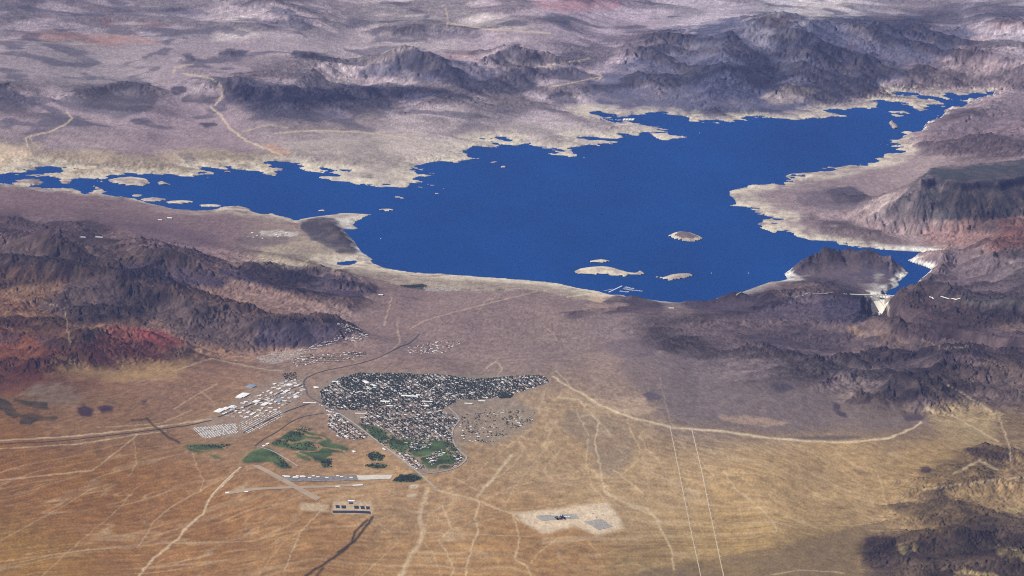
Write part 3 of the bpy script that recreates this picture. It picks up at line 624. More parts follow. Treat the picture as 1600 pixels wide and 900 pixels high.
# varnished knobs stand dark over pale alluvium, in hill country and scattered over the northern flats
rdk = smooth(.38, .64, rd + .06 * nz_fin) - .20
C *= np.clip(1 - hard * .75 * rdk, .45, 1.5)[..., None]
north = look(poly_raster([[(-300,-190),(1900,-190),(1900,60),(1100,40),(900,120),(880,190),(620,210),(-300,225)]], 8), U2, V2)
geo = fbm(X32, Y32, 1500, 5, 951, .6)
C *= (1 + north * np.clip(.18 * geo, -.22, .22))[..., None]
knob = north * smooth(.68, .80, ridged(X32, Y32, 2600, 4, 961, .5) + .08 * nz_mid)
C = C * (1 - .7 * knob[..., None]) + np.array((.075, .066, .085)) * .7 * knob[..., None]
# sediment lies light in the gully floors, varnished rock stands dark on the spurs
gsel = np.clip(hard, 0, 1) * smooth(.05, .6, -GUL) * .35
C = C * (1 - gsel[..., None]) + (C * 1.5 + np.array((.05, .035, .022))) * gsel[..., None]
C *= (1 - .22 * hard * smooth(.1, .8, GUL))[..., None]

# dry washes and dirt tracks
WASH = [([(1095,690),(1130,720),(1175,760),(1200,800)], .9, .4), ([(1190,700),(1260,735),(1330,770)], .8, .4), ([(1010,690),(1040,740),(1062,790)], .9, .4), ([(900,640),(920,680),(915,720),(925,760),(950,785)], 1.0, .5), ([(760,780),(800,760),(850,750),(900,760)], .8, .4), ([(690,905),(680,870),(660,845)], .9, .4), ([(400,905),(440,850),(480,820)], .9, .35), ([(60,905),(120,850),(180,800),(215,760)], .9, .35), ([(1230,690),(1290,720),(1350,760),(1370,800)], .8, .35), ([(1020,700),(1055,760),(1085,800),(1100,840)], .8, .35), ([(820,700),(800,730),(770,750)], 1.0, .45), ([(860,690),(830,730),(800,765),(790,790)], .9, .4), ([(668,765),(660,790),(655,812),(662,830),(655,850),(640,870),(632,890),(622,905)], 5.0, .55), ([(668,765),(660,790),(655,812),(660,830),(655,850),(640,870),(632,890),(622,905)], 2.2, .6),
 ([(690,790),(700,810),(705,825),(685,845),(700,865),(708,890),(705,905)], 1.6, .5), ([(750,785),(742,810),(748,830),(738,850),(730,880),(728,905)], 1.8, .6), ([(745,775),(770,748),(790,722),(800,712)], 3.2, .7),
 ([(376,730),(330,775)], 1.3, 1.0), ([(330,775),(322,790),(318,802),(300,818),(285,830),(282,838),(262,855),(240,872),(225,890),(215,905)], 2.2, .75), ([(325,760),(270,790),(240,815),(228,835),(215,855)], 1.1, .45),
 ([(300,705),(308,730),(318,752),(312,768)], .9, .45), ([(210,690),(213,725),(200,745)], .9, .4),
 ([(865,588),(880,600),(905,612),(935,632),(985,652),(1050,668),(1120,673),(1200,684),(1270,690),(1330,691),(1390,684),(1425,670),(1440,660)], 1.9, .9),
 ([(870,620),(905,625),(935,660),(930,690),(938,735),(945,770),(985,790),(1020,805),(1035,830),(1050,860),(1052,890)], 1.7, .6), ([(945,768),(975,785),(1010,795),(1030,815)], 3.0, .55), ([(960,735),(985,755),(1005,770)], 1.6, .5),
 ([(980,655),(985,672),(1000,700),(995,720),(970,745)], 1.2, .4), ([(1060,690),(1095,720),(1120,750)], 1.2, .35), ([(1130,735),(1150,765),(1190,795),(1210,820),(1215,830)], 1.3, .5), ([(1170,705),(1240,745),(1300,760),(1380,780)], .9, .3),
 ([(1360,720),(1375,750),(1385,790),(1395,800)], .8, .4), ([(800,800),(812,840),(805,875),(825,885),(830,905)], 1.5, .55), ([(830,880),(845,860),(870,842)], 1.1, .45), ([(918,845),(940,870)], .9, .35),
 ([(680,765),(740,780),(800,803),(812,815)], 1.8, .6), ([(700,740),(750,770)], .9, .5), ([(590,830),(830,838)], .8, .4), ([(585,812),(625,845),(560,905)], .9, .4), ([(500,800),(470,830),(455,865),(445,890)], 1.3, .5),
 ([(0,688),(110,682),(215,671),(330,655)], 1.3, .7), ([(0,701),(120,694),(215,679),(260,674)], 1.0, .6), ([(215,680),(145,735),(0,750)], .9, .6), ([(0,878),(130,860),(250,850),(400,845)], 1.0, .35), ([(0,845),(100,790),(150,760)], .9, .3),
 ([(330,168),(345,180),(358,200),(385,220),(415,232),(440,242)], 2.0, .9), ([(285,115),(330,122),(345,135),(348,150),(335,165)], 1.6, .75), ([(105,175),(112,185),(100,195),(80,205),(40,215),(45,235)], 1.5, .85), ([(45,215),(62,232)], 1.0, .6), ([(430,208),(480,204),(560,206),(640,215)], 1.6, .75), ([(380,205),(420,195),(450,200)], 1.2, .55),
 ([(0,62),(60,66),(150,70)], 1.3, .4), ([(700,36),(760,45),(860,52)], 1.4, .85), ([(696,10),(700,30),(698,42)], 1.3, .7), ([(835,105),(870,100),(920,92)], 1.4, .7), ([(850,138),(900,128),(940,120)], 1.2, .7), ([(920,112),(940,118),(935,124)], 1.3, .8), ([(300,100),(275,105),(270,115)], 2.2, .6),
 ([(620,505),(625,535),(610,550),(592,560)], 1.2, .5), ([(640,515),(665,500),(700,490),(780,470),(840,455)], 1.0, .4), ([(612,465),(605,490),(600,508)], 1.0, .6), ([(745,490),(760,470),(785,458)], .8, .4), ([(850,510),(865,520),(870,532)], 1.2, .4),
 ([(520,421),(545,416),(590,418)], 1.2, .8), ([(440,415),(470,412),(500,400)], .9, .5), ([(885,464),(930,458)], 1.3, .9), ([(760,575),(775,565),(785,575),(775,590)], 1.1, .6), ([(870,580),(890,600)], 1.5, .5),
 ([(880,700),(860,720),(850,735),(870,760)], .9, .4), ([(760,690),(800,680),(840,690)], .9, .4), ([(730,750),(790,700),(830,670)], .9, .4), ([(850,640),(880,680),(925,700)], .8, .35), ([(1000,680),(1010,700),(1030,720)], 1.6, .4),
 ([(1480,600),(1520,625),(1560,650),(1575,690),(1580,720)], 1.6, .55), ([(1450,640),(1490,650),(1560,690)], 1.3, .5), ([(1490,740),(1530,720),(1560,735)], 2.2, .5), ([(1440,765),(1510,755),(1600,745)], 1.2, .5), ([(1200,900),(1250,890),(1320,895)], 1.0, .4),
 ([(60,470),(100,480),(105,510),(110,535)], .9, .5), ([(270,640),(310,615),(340,600)], 1.0, .5), ([(310,610),(335,628)], 1.0, .4), ([(150,668),(250,662),(300,640)], 1.0, .4), ([(270,580),(330,560),(400,575),(440,580)], 1.2, .45),
 ([(1440,530),(1480,545),(1520,540)], 1.0, .4), ([(1050,670),(1030,590)], .8, .3)]
wr = line_raster(WASH)
wm = lk(wr, 2.0, 3, 220)
lay(np.clip(wm * (1.0 + .3 * nz_fin), 0, 1), (.62, .49, .31), .85)
# a web of fine rills on the open fans
fan = lk(poly_raster([[(600,690),(860,600),(1060,672),(1400,690),(1450,780),(1360,815),(1000,890),(560,910),(-100,910),(-100,700),(330,700),(560,760)]], 12))
rill = smooth(.90, .985, 1 - np.abs(fbm(qx, Y32 * .16, 430, 3, 700))) + .8 * smooth(.92, .99, 1 - np.abs(fbm(qx + 40 * nz_mid, Y32 * .14, 170, 2, 710)))
lay(fan * rill * (.5 + .5 * nz_mid).clip(0, 1), (.52, .40, .24), .42)
# dark ditches
lay(lk(line_raster([([(228,653),(245,668),(262,682),(280,692)], 2.0, 1), ([(583,808),(560,838),(535,862),(500,885),(470,905)], 3.0, 1), ([(575,812),(555,830),(548,850),(530,862)], 2.5, 1), ([(205,657),(232,655)], 2.5, .8), ([(505,888),(490,905)], 3, .8)]), 1.5, 5, 150), (.032, .024, .012), .95)
# town soil
TOWN = [[(525,585),(560,580),(850,585),(858,600),(800,620),(838,640),(830,668),(770,695),(725,690),(730,716),(700,738),(655,742),(560,670),(505,640),(490,620),(500,600)]]
lay(lk(poly_raster(TOWN, 3), 2, 1, 200), (.21, .175, .135), .6)
lay(lk(poly_raster([[(300,668),(345,642),(400,600),(470,585),(478,615),(460,640),(370,685),(320,685)]], 3), 2, 1, 200), (.26, .20, .15), .6)
# graded ground
lay(lk(poly_raster([[(800,802),(870,795),(950,784),(962,800),(975,826),(930,836),(900,822),(850,834),(830,824)]], 2), 3, 2, 160), (.60, .48, .33), .85)
lay(lk(poly_raster([[(470,786),(515,788),(512,799),(468,797)], [(520,783),(580,783),(584,802),(518,803)]], 1), 1, 2, 160), (.46, .35, .22), .8)
lay(lk(poly_raster([[(640,758),(655,757),(652,763),(640,764)], [(636,772),(652,771),(650,777),(635,777)]], 1)), (.55, .45, .30), .8)
# golf courses and groves
GREEN_A = [[(424,692),(450,675),(472,665),(487,668),(490,678),(510,682),(520,692),(545,698),(545,704),(520,710),(518,730),(505,732),(500,722),(470,718),(455,702),(430,698)]]
GREEN_B = [[(286,697),(300,693),(335,694),(365,694),(352,702),(330,703),(310,708),(296,705)], [(322,709),(335,711),(352,718),(335,717)]]
GREEN_C = [[(377,719),(395,702),(420,698),(432,705),(447,722),(458,732),(438,733),(425,722),(380,724)]]
GREEN_D = [[(560,660),(590,666),(625,686),(690,682),(712,695),(722,720),(700,732),(668,732),(655,722),(612,700),(590,688),(565,672)]]
GREEN_E = [[(613,752),(625,741),(652,740),(664,749),(645,754),(620,754)], [(572,710),(585,706),(602,712),(598,720),(580,720)], [(568,727),(585,723),(612,728),(590,733)]]
GA = lk(poly_raster(GREEN_A, 1), 3, 4, 180); GBm = lk(poly_raster(GREEN_B, 1), 1.5, 4, 180); GCm = lk(poly_raster(GREEN_C, 1), 1, 4, 180)
GD = lk(poly_raster(GREEN_D, 1), 3, 4, 180); GE = lk(poly_raster(GREEN_E, 1), 1.5, 4, 180)
def rough(sc, s, w=.09): return smooth(w * .5, w * 1.3, np.abs(fbm(X32 + 60 * wx, Y32, sc, 2, s)))       # bare rough between the fairways
GRASS = np.maximum.reduce([GA * rough(420, 801, .13), GBm * rough(500, 803, .08), GCm, GD * rough(520, 805, .07), GE])
lay(GRASS, (.036, .068, .020), .95)
C *= (1 + GRASS * np.clip(.25 + .7 * fbm(X32, Y32, 260, 2, 811), -.3, .9))[..., None]
# drawdown ring: bare bleached rock up to 42 m above the water
ring = smooth(44, 26, ZF + 6 * nz_fin - 9 * STEEP) * (ZF > -3) * (smooth(2600, 600, SDN))
flatbeach = smooth(60, 250, SDN)
rc = np.stack([.56 + .10 * nz_mid, .49 + .08 * nz_mid, .37 + .05 * nz_mid], -1).clip(.2, .85)
rc = rc * (1 - STEEP[..., None]) + np.array((.80, .77, .68)) * STEEP[..., None]
keep = look(poly_raster([[(462,344),(500,337),(523,341),(548,368),(562,394),(530,397),(500,382),(478,370)]], 2), U2, V2)
nring = look(poly_raster([[(-300,295),(150,302),(300,328),(460,343),(460,350),(300,336),(-300,320)]], 3), U2, V2)
mk = ring * (1 - .75 * keep) * (1 - .80 * nring) * np.clip(.80 - .12 * JAG + .6 * nz_fin + .4 * nz_mid, .12, 1) * (1 - .35 * flatbeach * (1 - STEEP))
mk = mk * (1 - .7 * look(poly_raster([[(1050,430),(1216,430),(1216,462),(1050,482)]], 4), U2, V2))
C = C * (1 - mk[..., None]) + rc * mk[..., None]
for k in (15,):
    crown = (ISLID == k) & (ZF > 26); C[crown] = np.array((.15, .115, .11))
C = np.clip(C, .008, .9)
und = (ZF < -1.5) & (SDN < 0); C[und] = (.10, .12, .10)

# ------------------------------------------------------------------ materials
MATS = {}
def mat(name, col, rough=.9, spec=.15, var=0.0, vscale=.02, metal=0.0):
    if name in MATS: return MATS[name]
    m = bpy.data.materials.new(name); m.use_nodes = True; nt = m.node_tree; b = nt.nodes["Principled BSDF"]
    b.inputs["Base Color"].default_value = (*col, 1); b.inputs["Roughness"].default_value = rough
    b.inputs["Specular IOR Level"].default_value = spec; b.inputs["Metallic"].default_value = metal
    if var:
        tc = nt.nodes.new("ShaderNodeNewGeometry"); n = nt.nodes.new("ShaderNodeTexNoise"); n.inputs["Scale"].default_value = vscale; n.inputs["Detail"].default_value = 5
        nt.links.new(tc.outputs["Position"], n.inputs["Vector"])
        mr = nt.nodes.new("ShaderNodeMapRange"); mr.inputs[1].default_value = .3; mr.inputs[2].default_value = .7; mr.inputs[3].default_value = 1 - var; mr.inputs[4].default_value = 1 + var
        nt.links.new(n.outputs["Fac"], mr.inputs[0])
        mx = nt.nodes.new("ShaderNodeVectorMath"); mx.operation = 'SCALE'; mx.inputs[0].default_value = col
        nt.links.new(mr.outputs[0], mx.inputs["Scale"]); nt.links.new(mx.outputs[0], b.inputs["Base Color"])
    MATS[name] = m; return m

gm = bpy.data.materials.new("desert_ground"); gm.use_nodes = True
nt = gm.node_tree; b = nt.nodes["Principled BSDF"]; b.inputs["Roughness"].default_value = .97; b.inputs["Specular IOR Level"].default_value = .05
at = nt.nodes.new("ShaderNodeAttribute"); at.attribute_name = "soil"
ge = nt.nodes.new("ShaderNodeNewGeometry")
def gnoise(scale, detail=4):
    n = nt.nodes.new("ShaderNodeTexNoise"); n.inputs["Scale"].default_value = scale; n.inputs["Detail"].default_value = detail; n.inputs["Roughness"].default_value = .65
    vs_ = nt.nodes.new("ShaderNodeVectorMath"); vs_.operation = 'MULTIPLY'; vs_.inputs[1].default_value = (1, .36, 1)
    nt.links.new(ge.outputs["Position"], vs_.inputs[0]); nt.links.new(vs_.outputs[0], n.inputs["Vector"]); return n
mul = None
for scl, lo, hi in ((.045, .74, 1.26), (.012, .84, 1.16)):
    n = gnoise(scl); mr = nt.nodes.new("ShaderNodeMapRange"); mr.inputs[1].default_value = .3; mr.inputs[2].default_value = .7; mr.inputs[3].default_value = lo; mr.inputs[4].default_value = hi
    nt.links.new(n.outputs["Fac"], mr.inputs[0])
    vm = nt.nodes.new("ShaderNodeVectorMath"); vm.operation = 'SCALE'
    nt.links.new((mul or at).outputs["Color" if mul is None else 0], vm.inputs[0]); nt.links.new(mr.outputs[0], vm.inputs["Scale"]); mul = vm
nt.links.new(mul.outputs[0], b.inputs["Base Color"])

wm_ = bpy.data.materials.new("lake_water"); wm_.use_nodes = True
nt = wm_.node_tree; nt.nodes.remove(nt.nodes["Principled BSDF"])
ge = nt.nodes.new("ShaderNodeNewGeometry"); n = gnoise(.0005, 8)
cr = nt.nodes.new("ShaderNodeValToRGB"); cr.color_ramp.elements[0].position = .3; cr.color_ramp.elements[1].position = .75
cr.color_ramp.elements[0].color = (.0002, .036, .160, 1); cr.color_ramp.elements[1].color = (.0003, .056, .235, 1)
nt.links.new(n.outputs["Fac"], cr.inputs[0])
df = nt.nodes.new("ShaderNodeBsdfDiffuse"); gl_ = nt.nodes.new("ShaderNodeBsdfGlossy"); gl_.inputs["Roughness"].default_value = .28
mxs = nt.nodes.new("ShaderNodeMixShader"); mxs.inputs[0].default_value = .025
nt.links.new(cr.outputs[0], df.inputs["Color"]); nt.links.new(df.outputs[0], mxs.inputs[1]); nt.links.new(gl_.outputs[0], mxs.inputs[2]); nt.links.new(mxs.outputs[0], nt.nodes["Material Output"].inputs["Surface"])

# ------------------------------------------------------------------ the ground, cut into ground, hills, islands and grass
def obj(name, me, parent=None, **props):
    o = bpy.data.objects.new(name, me); COL.objects.link(o)
    if parent is not None: o.parent = parent
    for k, v in props.items(): o[k] = v
    return o
fid = np.zeros((NR - 1, NC - 1), np.int32)
def face_avg(A): return (A[:-1, :-1] + A[1:, :-1] + A[:-1, 1:] + A[1:, 1:]) / 4
PIECES = [("ground", "open desert ground with fans and dry washes", "structure")]
def piece(name, label, mask, kind="structure"):
    PIECES.append((name, label, kind)); fid[mask] = len(PIECES) - 1
zf_ = face_avg(ZF); mf = face_avg(np.maximum(ENV * damp, 0)); uf, vf = face_avg(U2), face_avg(V2); sf = face_avg(SDN)
def reg(poly): return inside(uf, vf, np.array(poly, float))
hillm = (mf > 28) & (sf > 20)
piece("mountain_range", "dark purple brown mountains west of the town", hillm & reg([(-400,330),(330,380),(480,400),(600,440),(600,480),(560,500),(560,545),(400,560),(300,570),(-400,660)]))
piece("mountain_range", "high hazy blue grey range beyond the lake", hillm & reg([(880,160),(980,60),(1100,0),(1900,-20),(1900,135),(1580,140),(1400,140),(1200,185),(960,175)]))
piece("hills", "dark hills with two peaks north of the lake", hillm & reg([(320,170),(340,115),(440,95),(640,65),(800,55),(960,100),(950,135),(880,180),(600,195),(400,200)]))
piece("hills", "rugged dark hills around the dam and canyon", hillm & reg([(940,440),(1220,440),(1225,380),(1420,380),(1500,375),(1900,390),(1900,560),(1170,560),(1150,490),(860,500)]))
piece("mesa", "flat topped dark basalt mesa east of the lake", face_avg(MESA.astype(float)) > .5)
for k, (lab, _) in enumerate(ISLANDS):
    idf = ISLID[:-1, :-1] == k
    piece("island", lab, idf & (zf_ > -8) & (sf < 0))
gf = face_avg(GRASS) > .45
piece("golf_grass", "irrigated green fairways of the golf courses", gf & (face_avg(GD) + face_avg(GE) < .3), "stuff")
piece("park_grass", "dark green grass winding between houses", gf & (face_avg(GD) > .3), "stuff")
piece("grove_ground", "dark green irrigated plots beside the airfield", gf & (face_avg(GE) >= .3), "stuff")

idx = np.arange(NR * NC).reshape(NR, NC)
quads = np.stack([idx[:-1, :-1], idx[:-1, 1:], idx[1:, 1:], idx[1:, :-1]], -1).reshape(-1, 4)
fidr = fid.ravel()
co = np.stack([X, Y, ZF], -1).reshape(-1, 3).astype(np.float32)
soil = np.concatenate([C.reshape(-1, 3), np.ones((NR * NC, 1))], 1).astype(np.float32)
# drop lake-bed faces that are far under water, they are never seen
deep = ((face_avg(SDN) < -60) & (zf_ < -6)).ravel()
gx, gy = gradient(ZF); nrm = np.stack([-gx, -gy, np.ones_like(gx)], -1); nrm /= np.linalg.norm(nrm, axis=-1, keepdims=True); nrm = nrm.reshape(-1, 3)
def grid_mesh(name, q):
    used, inv = np.unique(q.ravel(), return_inverse=True)
    me = bpy.data.meshes.new(name); nq = len(q)
    me.vertices.add(len(used)); me.vertices.foreach_set("co", co[used].ravel())
    me.loops.add(nq * 4); me.loops.foreach_set("vertex_index", inv.astype(np.int32))
    me.polygons.add(nq); me.polygons.foreach_set("loop_start", np.arange(0, nq * 4, 4, dtype=np.int32))
    me.polygons.foreach_set("use_smooth", np.ones(nq, bool))
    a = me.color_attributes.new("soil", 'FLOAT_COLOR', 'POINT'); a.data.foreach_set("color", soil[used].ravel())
    me.update(); me.materials.append(gm)
    me.normals_split_custom_set_from_vertices(nrm[used].tolist())
    return me
for k, (nm, lab, kind) in enumerate(PIECES):
    q = quads[(fidr == k) & ~deep]
    if len(q): obj(nm, grid_mesh(nm, q), kind=kind, label=lab)

# lake surface: a coarse sheet under the shore, stopping at the dam
ws = 8
rs, cs = np.arange(0, NR, ws), np.arange(0, NC, ws)
wet = (SDN < 500) & (~ONISL | True)
wet &= ~((along > -4) & (np.hypot(X - DAM_C[0], Y - DAM_C[1]) < 3000) & (np.abs(across) < 2500) & (cdist < 1500))
Wm = np.zeros((len(rs) - 1, len(cs) - 1), bool)
wet0 = (SDN < 60)
for i in range(len(rs) - 1):
    for j in range(len(cs) - 1):
        blk = wet0[rs[i]:rs[i + 1] + 1, cs[j]:cs[j + 1] + 1]
        Wm[i, j] = blk.any()
xs, ys = X[np.ix_(rs, cs)], Y[np.ix_(rs, cs)]
al = (xs - DAM_C[0]) * DOWN[0] + (ys - DAM_C[1]) * DOWN[1]; ac = (xs - DAM_C[0]) * ACR[0] + (ys - DAM_C[1]) * ACR[1]
push = (al > -6) & (al < 700) & (np.abs(ac) < 500)                 # keep the sheet behind the dam
xs = np.where(push, xs - DOWN[0] * (al + 6), xs); ys = np.where(push, ys - DOWN[1] * (al + 6), ys)
vid = np.arange(xs.size).reshape(xs.shape)
fc = [tuple(int(q) for q in (vid[i, j], vid[i, j + 1], vid[i + 1, j + 1], vid[i + 1, j])) for i, j in zip(*np.nonzero(Wm))]
me = bpy.data.meshes.new("lake"); me.from_pydata(list(zip(xs.ravel().tolist(), ys.ravel().tolist(), [0.0] * xs.size)), [], fc); me.materials.append(wm_)
obj("lake", me, kind="structure", label="deep blue reservoir filling the desert basin")
# ------------------------------------------------------------------ building helpers
class MB:
    """collects boxes, prisms and tubes, then becomes one mesh"""
    def __init__(s): s.v = []; s.f = []; s.mi = []
    def add(s, vs, fs, mi=0):
        o = len(s.v); s.v += [tuple(map(float, q)) for q in vs]; s.f += [tuple(o + i for i in q) for q in fs]; s.mi += [mi] * len(fs); return s
    def box(s, cx, cy, z0, lx, ly, h, mi=0, rot=0.0, top=True, bottom=False):
        c, n = math.cos(rot), math.sin(rot); P = []
        for z in (z0, z0 + h):
            for a, b in ((-.5, -.5), (.5, -.5), (.5, .5), (-.5, .5)):
                x, y = a * lx, b * ly; P.append((cx + x * c - y * n, cy + x * n + y * c, z))
        f = [(0, 1, 5, 4), (1, 2, 6, 5), (2, 3, 7, 6), (3, 0, 4, 7)]
        if top: f.append((4, 5, 6, 7))
        if bottom: f.append((3, 2, 1, 0))
        return s.add(P, f, mi)
    def hip(s, cx, cy, z0, lx, ly, h, mi=0, rot=0.0, ridge=.55):
        c, n = math.cos(rot), math.sin(rot)
        L = [(-.5 * lx, -.5 * ly, z0), (.5 * lx, -.5 * ly, z0), (.5 * lx, .5 * ly, z0), (-.5 * lx, .5 * ly, z0), (-.5 * lx * ridge, 0, z0 + h), (.5 * lx * ridge, 0, z0 + h)]
        return s.add([(cx + x * c - y * n, cy + x * n + y * c, z) for x, y, z in L], [(0, 1, 5, 4), (1, 2, 5), (2, 3, 4, 5), (3, 0, 4)], mi)
    def bar(s, a, b, w, mi=0):
        a, b = Vector(a), Vector(b); d = (b - a).normalized(); u = d.cross(Vector((0, 0, 1)))
        u = u.normalized() if u.length > 1e-3 else Vector((1, 0, 0)); t = d.cross(u)
        P = [p + (u * i + t * j) * w * .5 for p in (a, b) for i, j in ((-1, -1), (1, -1), (1, 1), (-1, 1))]
        return s.add(P, [(0, 1, 5, 4), (1, 2, 6, 5), (2, 3, 7, 6), (3, 0, 4, 7), (4, 5, 6, 7), (3, 2, 1, 0)], mi)
    def tube(s, cx, cy, z0, z1, r0, r1, n=10, mi=0):
        P = [(cx + r * math.cos(2 * math.pi * k / n), cy + r * math.sin(2 * math.pi * k / n), z) for z, r in ((z0, r0), (z1, r1)) for k in range(n)]
        return s.add(P, [(k, (k + 1) % n, n + (k + 1) % n, n + k) for k in range(n)] + [tuple(range(n, 2 * n))], mi)
    def mesh(s, name, *mats):
        me = bpy.data.meshes.new(name); me.from_pydata(s.v, [], s.f)
        for m_ in mats: me.materials.append(m_)
        if len(mats) > 1: me.polygons.foreach_set("material_index", s.mi)
        me.update(); return me
def thing(name, label, cat, loc, rot=0.0, group=None):
    o = bpy.data.objects.new(name, None); COL.objects.link(o); o.location = loc; o.rotation_euler = (0, 0, rot); o.empty_display_size = 5
    o["label"] = label; o["category"] = cat
    if group: o["group"] = group
    return o
def part(name, me, parent, loc=(0, 0, 0), rot=0.0, scale=(1, 1, 1)):
    o = bpy.data.objects.new(name, me); COL.objects.link(o); o.parent = parent; o.location = loc; o.rotation_euler = (0, 0, rot); o.scale = scale; return o
M_WHITE = mat("white_roof", (.80, .79, .75), .75, .2, .10, .05); M_PALE = mat("pale_stucco", (.55, .49, .41), .9, .1, .12, .05); M_GREY = mat("grey_roof", (.30, .29, .28), .85, .1, .15, .05)
M_TAN = mat("tan_roof", (.36, .27, .20), .9, .1, .15, .05); M_BRICK = mat("terracotta_roof", (.24, .12, .08), .9, .1, .15, .05); M_DARK = mat("dark_roof", (.09, .085, .085), .85, .1, .2, .05)
M_BLUE = mat("blue_grey_roof", (.22, .29, .38), .6, .3, .1, .05); M_ASPH = mat("asphalt", (.062, .060, .062), .9, .15, .15, .02); M_CONC = mat("concrete_road", (.36, .33, .29), .9, .1, .12, .02)
M_DIRT = mat("graded_dirt", (.50, .39, .25), .97, .05, .15, .02); M_DAM = mat("dam_concrete", (.74, .69, .58), .9, .1, .08, .03); M_STEEL = mat("galvanised_steel", (.42, .42, .42), .5, .4, .1, .2, .6)
M_LEAF = mat("dry_green_foliage", (.022, .032, .020), .9, .1, .35, .05); M_LEAF2 = mat("dusty_green_foliage", (.038, .046, .026), .9, .1, .3, .05); M_BARK = mat("bark", (.10, .07, .05), .95, .05, .2, .5)
M_DOCK = mat("dock_deck", (.55, .53, .50), .85, .1, .1, .1); M_HULL = mat("white_hull", (.80, .80, .80), .35, .4); M_GLASS = mat("tinted_glass", (.03, .04, .05), .15, .5); M_POND = mat("pond_water", (.020, .028, .045), .25, .2)
M_GRAVEL = mat("yard_gravel", (.34, .31, .265), .95, .05, .15, .03); M_PANEL = mat("roll_door", (.45, .46, .47), .6, .2)

def ribbon(name, pix, width, m_, lift=3.0, label=None, step=60.0, widths=None):
    x, y, z = hit([p[0] for p in pix], [p[1] for p in pix])
    # smooth, even spacing
    for _ in range(2):
        x = np.concatenate([[x[0]], np.stack([.75 * x[:-1] + .25 * x[1:], .25 * x[:-1] + .75 * x[1:]], 1).ravel(), [x[-1]]]); y = np.concatenate([[y[0]], np.stack([.75 * y[:-1] + .25 * y[1:], .25 * y[:-1] + .75 * y[1:]], 1).ravel(), [y[-1]]])
    L = np.concatenate([[0], np.cumsum(np.hypot(np.diff(x), np.diff(y)))]); n = max(2, int(L[-1] / step) + 1); q = np.linspace(0, L[-1], n)
    x, y = np.interp(q, L, x), np.interp(q, L, y); dx, dy = np.gradient(x), np.gradient(y); l = np.hypot(dx, dy) + 1e-9
    nx, ny = -dy / l, dx / l; V = []; 
    for k in (-.5, 0, .5):
        px, py = x + nx * width * k, y + ny * width * k; V.append(np.stack([px, py, np.maximum(zat(px, py), zat(x, y) - 1) + lift], 1))
    V = np.concatenate(V); Fc = [(a * n + i + 0, a * n + i + 1, (a + 1) * n + i + 1, (a + 1) * n + i) for a in (0, 1) for i in range(n - 1)]
    me = bpy.data.meshes.new(name); me.from_pydata(V.tolist(), [], Fc); me.materials.append(m_); 
    for p in me.polygons: p.use_smooth = True
    return obj(name, me, kind="structure", **({"label": label} if label else {}))
def pad(name, pix4, m_, lift=2.5, n=10, label=None, kind="structure"):
    x, y, z = hit([p[0] for p in pix4], [p[1] for p in pix4]); V = []; 
    for j in range(n + 1):
        for i in range(n + 1):
            a, b_ = i / n, j / n; w4 = ((1 - a) * (1 - b_), a * (1 - b_), a * b_, (1 - a) * b_)
            px, py = sum(w * q for w, q in zip(w4, x)), sum(w * q for w, q in zip(w4, y)); V.append((px, py, float(zat(px, py)) + lift))
    Fc = [(j * (n + 1) + i, j * (n + 1) + i + 1, (j + 1) * (n + 1) + i + 1, (j + 1) * (n + 1) + i) for j in range(n) for i in range(n)]
    me = bpy.data.meshes.new(name); me.from_pydata(V, [], Fc); me.materials.append(m_); return obj(name, me, kind=kind, **({"label": label} if label else {}))

# ------------------------------------------------------------------ roads, runways and tracks
ribbon("highway", [(655,522),(632,540),(602,556),(570,566),(540,573),(508,579),(489,585),(476,592),(473,600),(479,609),(479,618),(495,627),(512,634),(530,646)], 18, mat("worn_asphalt", (.10, .095, .092), .9, .1, .15, .02), 4, "dark highway curving down into the town")
ribbon("road", [(530,646),(555,663),(590,690),(625,716),(655,740),(682,764)], 20, M_CONC, 4, "straight pale avenue along the park and houses")
ribbon("road", [(700,636),(714,649),(719,657),(709,667),(706,680),(710,697),(724,710),(731,716),(721,727),(702,735),(680,739),(658,741)], 16, M_CONC, 4, "pale ring road bending round the eastern houses")
ribbon("road", [(506,646),(475,650),(456,658),(440,670),(420,682),(406,690),(398,697)], 12, MATS["worn_asphalt"], 4, "dark road round the golf course")
ribbon("road", [(402,698),(425,704),(445,716),(465,729)], 18, M_CONC, 4, "pale road beside the golf course")
ribbon("road", [(0,694),(110,688),(215,676),(280,667),(330,657)], 20, M_ASPH, 3, "highway crossing the western plain")
ribbon("road", [(510,634),(560,622),(620,612),(680,606),(760,600),(850,596)], 14, M_ASPH, 4); ribbon("road", [(600,618),(625,628),(650,640),(690,650)], 14, M_ASPH, 4); ribbon("road", [(560,584),(600,600),(640,616),(690,640)], 14, M_ASPH, 4)
ribbon("road", [(340,652),(395,632),(440,612),(478,600)], 16, M_ASPH, 4); ribbon("road", [(380,676),(420,655),(460,638),(490,628)], 16, M_ASPH, 4)
ribbon("road", [(1452,464),(1468,465.3),(1484,466),(1500,467)], 18, M_DAM, 5, "pale highway east of the dam")
ribbon("road", [(1150,462),(1180,461),(1225,460),(1265,458),(1300,458),(1320,459)], 16, M_CONC, 5)
ribbon("dirt_track", [(1047,668),(1060,732),(1074,800),(1088,868),(1096,905)], 9, M_DIRT, 2, "western of two straight power line tracks")
ribbon("dirt_track", [(1081,672),(1096,735),(1112,810),(1124,870),(1132,905)], 10, M_DIRT, 2, "eastern of two straight power line tracks")
ribbon("dirt_track", [(1060,808),(1130,814),(1220,820),(1330,822),(1390,812)], 9, M_DIRT, 2)
ribbon("dirt_track", [(376,730),(330,775)], 22, M_DIRT, 2, "straight pale drain from the green fields")
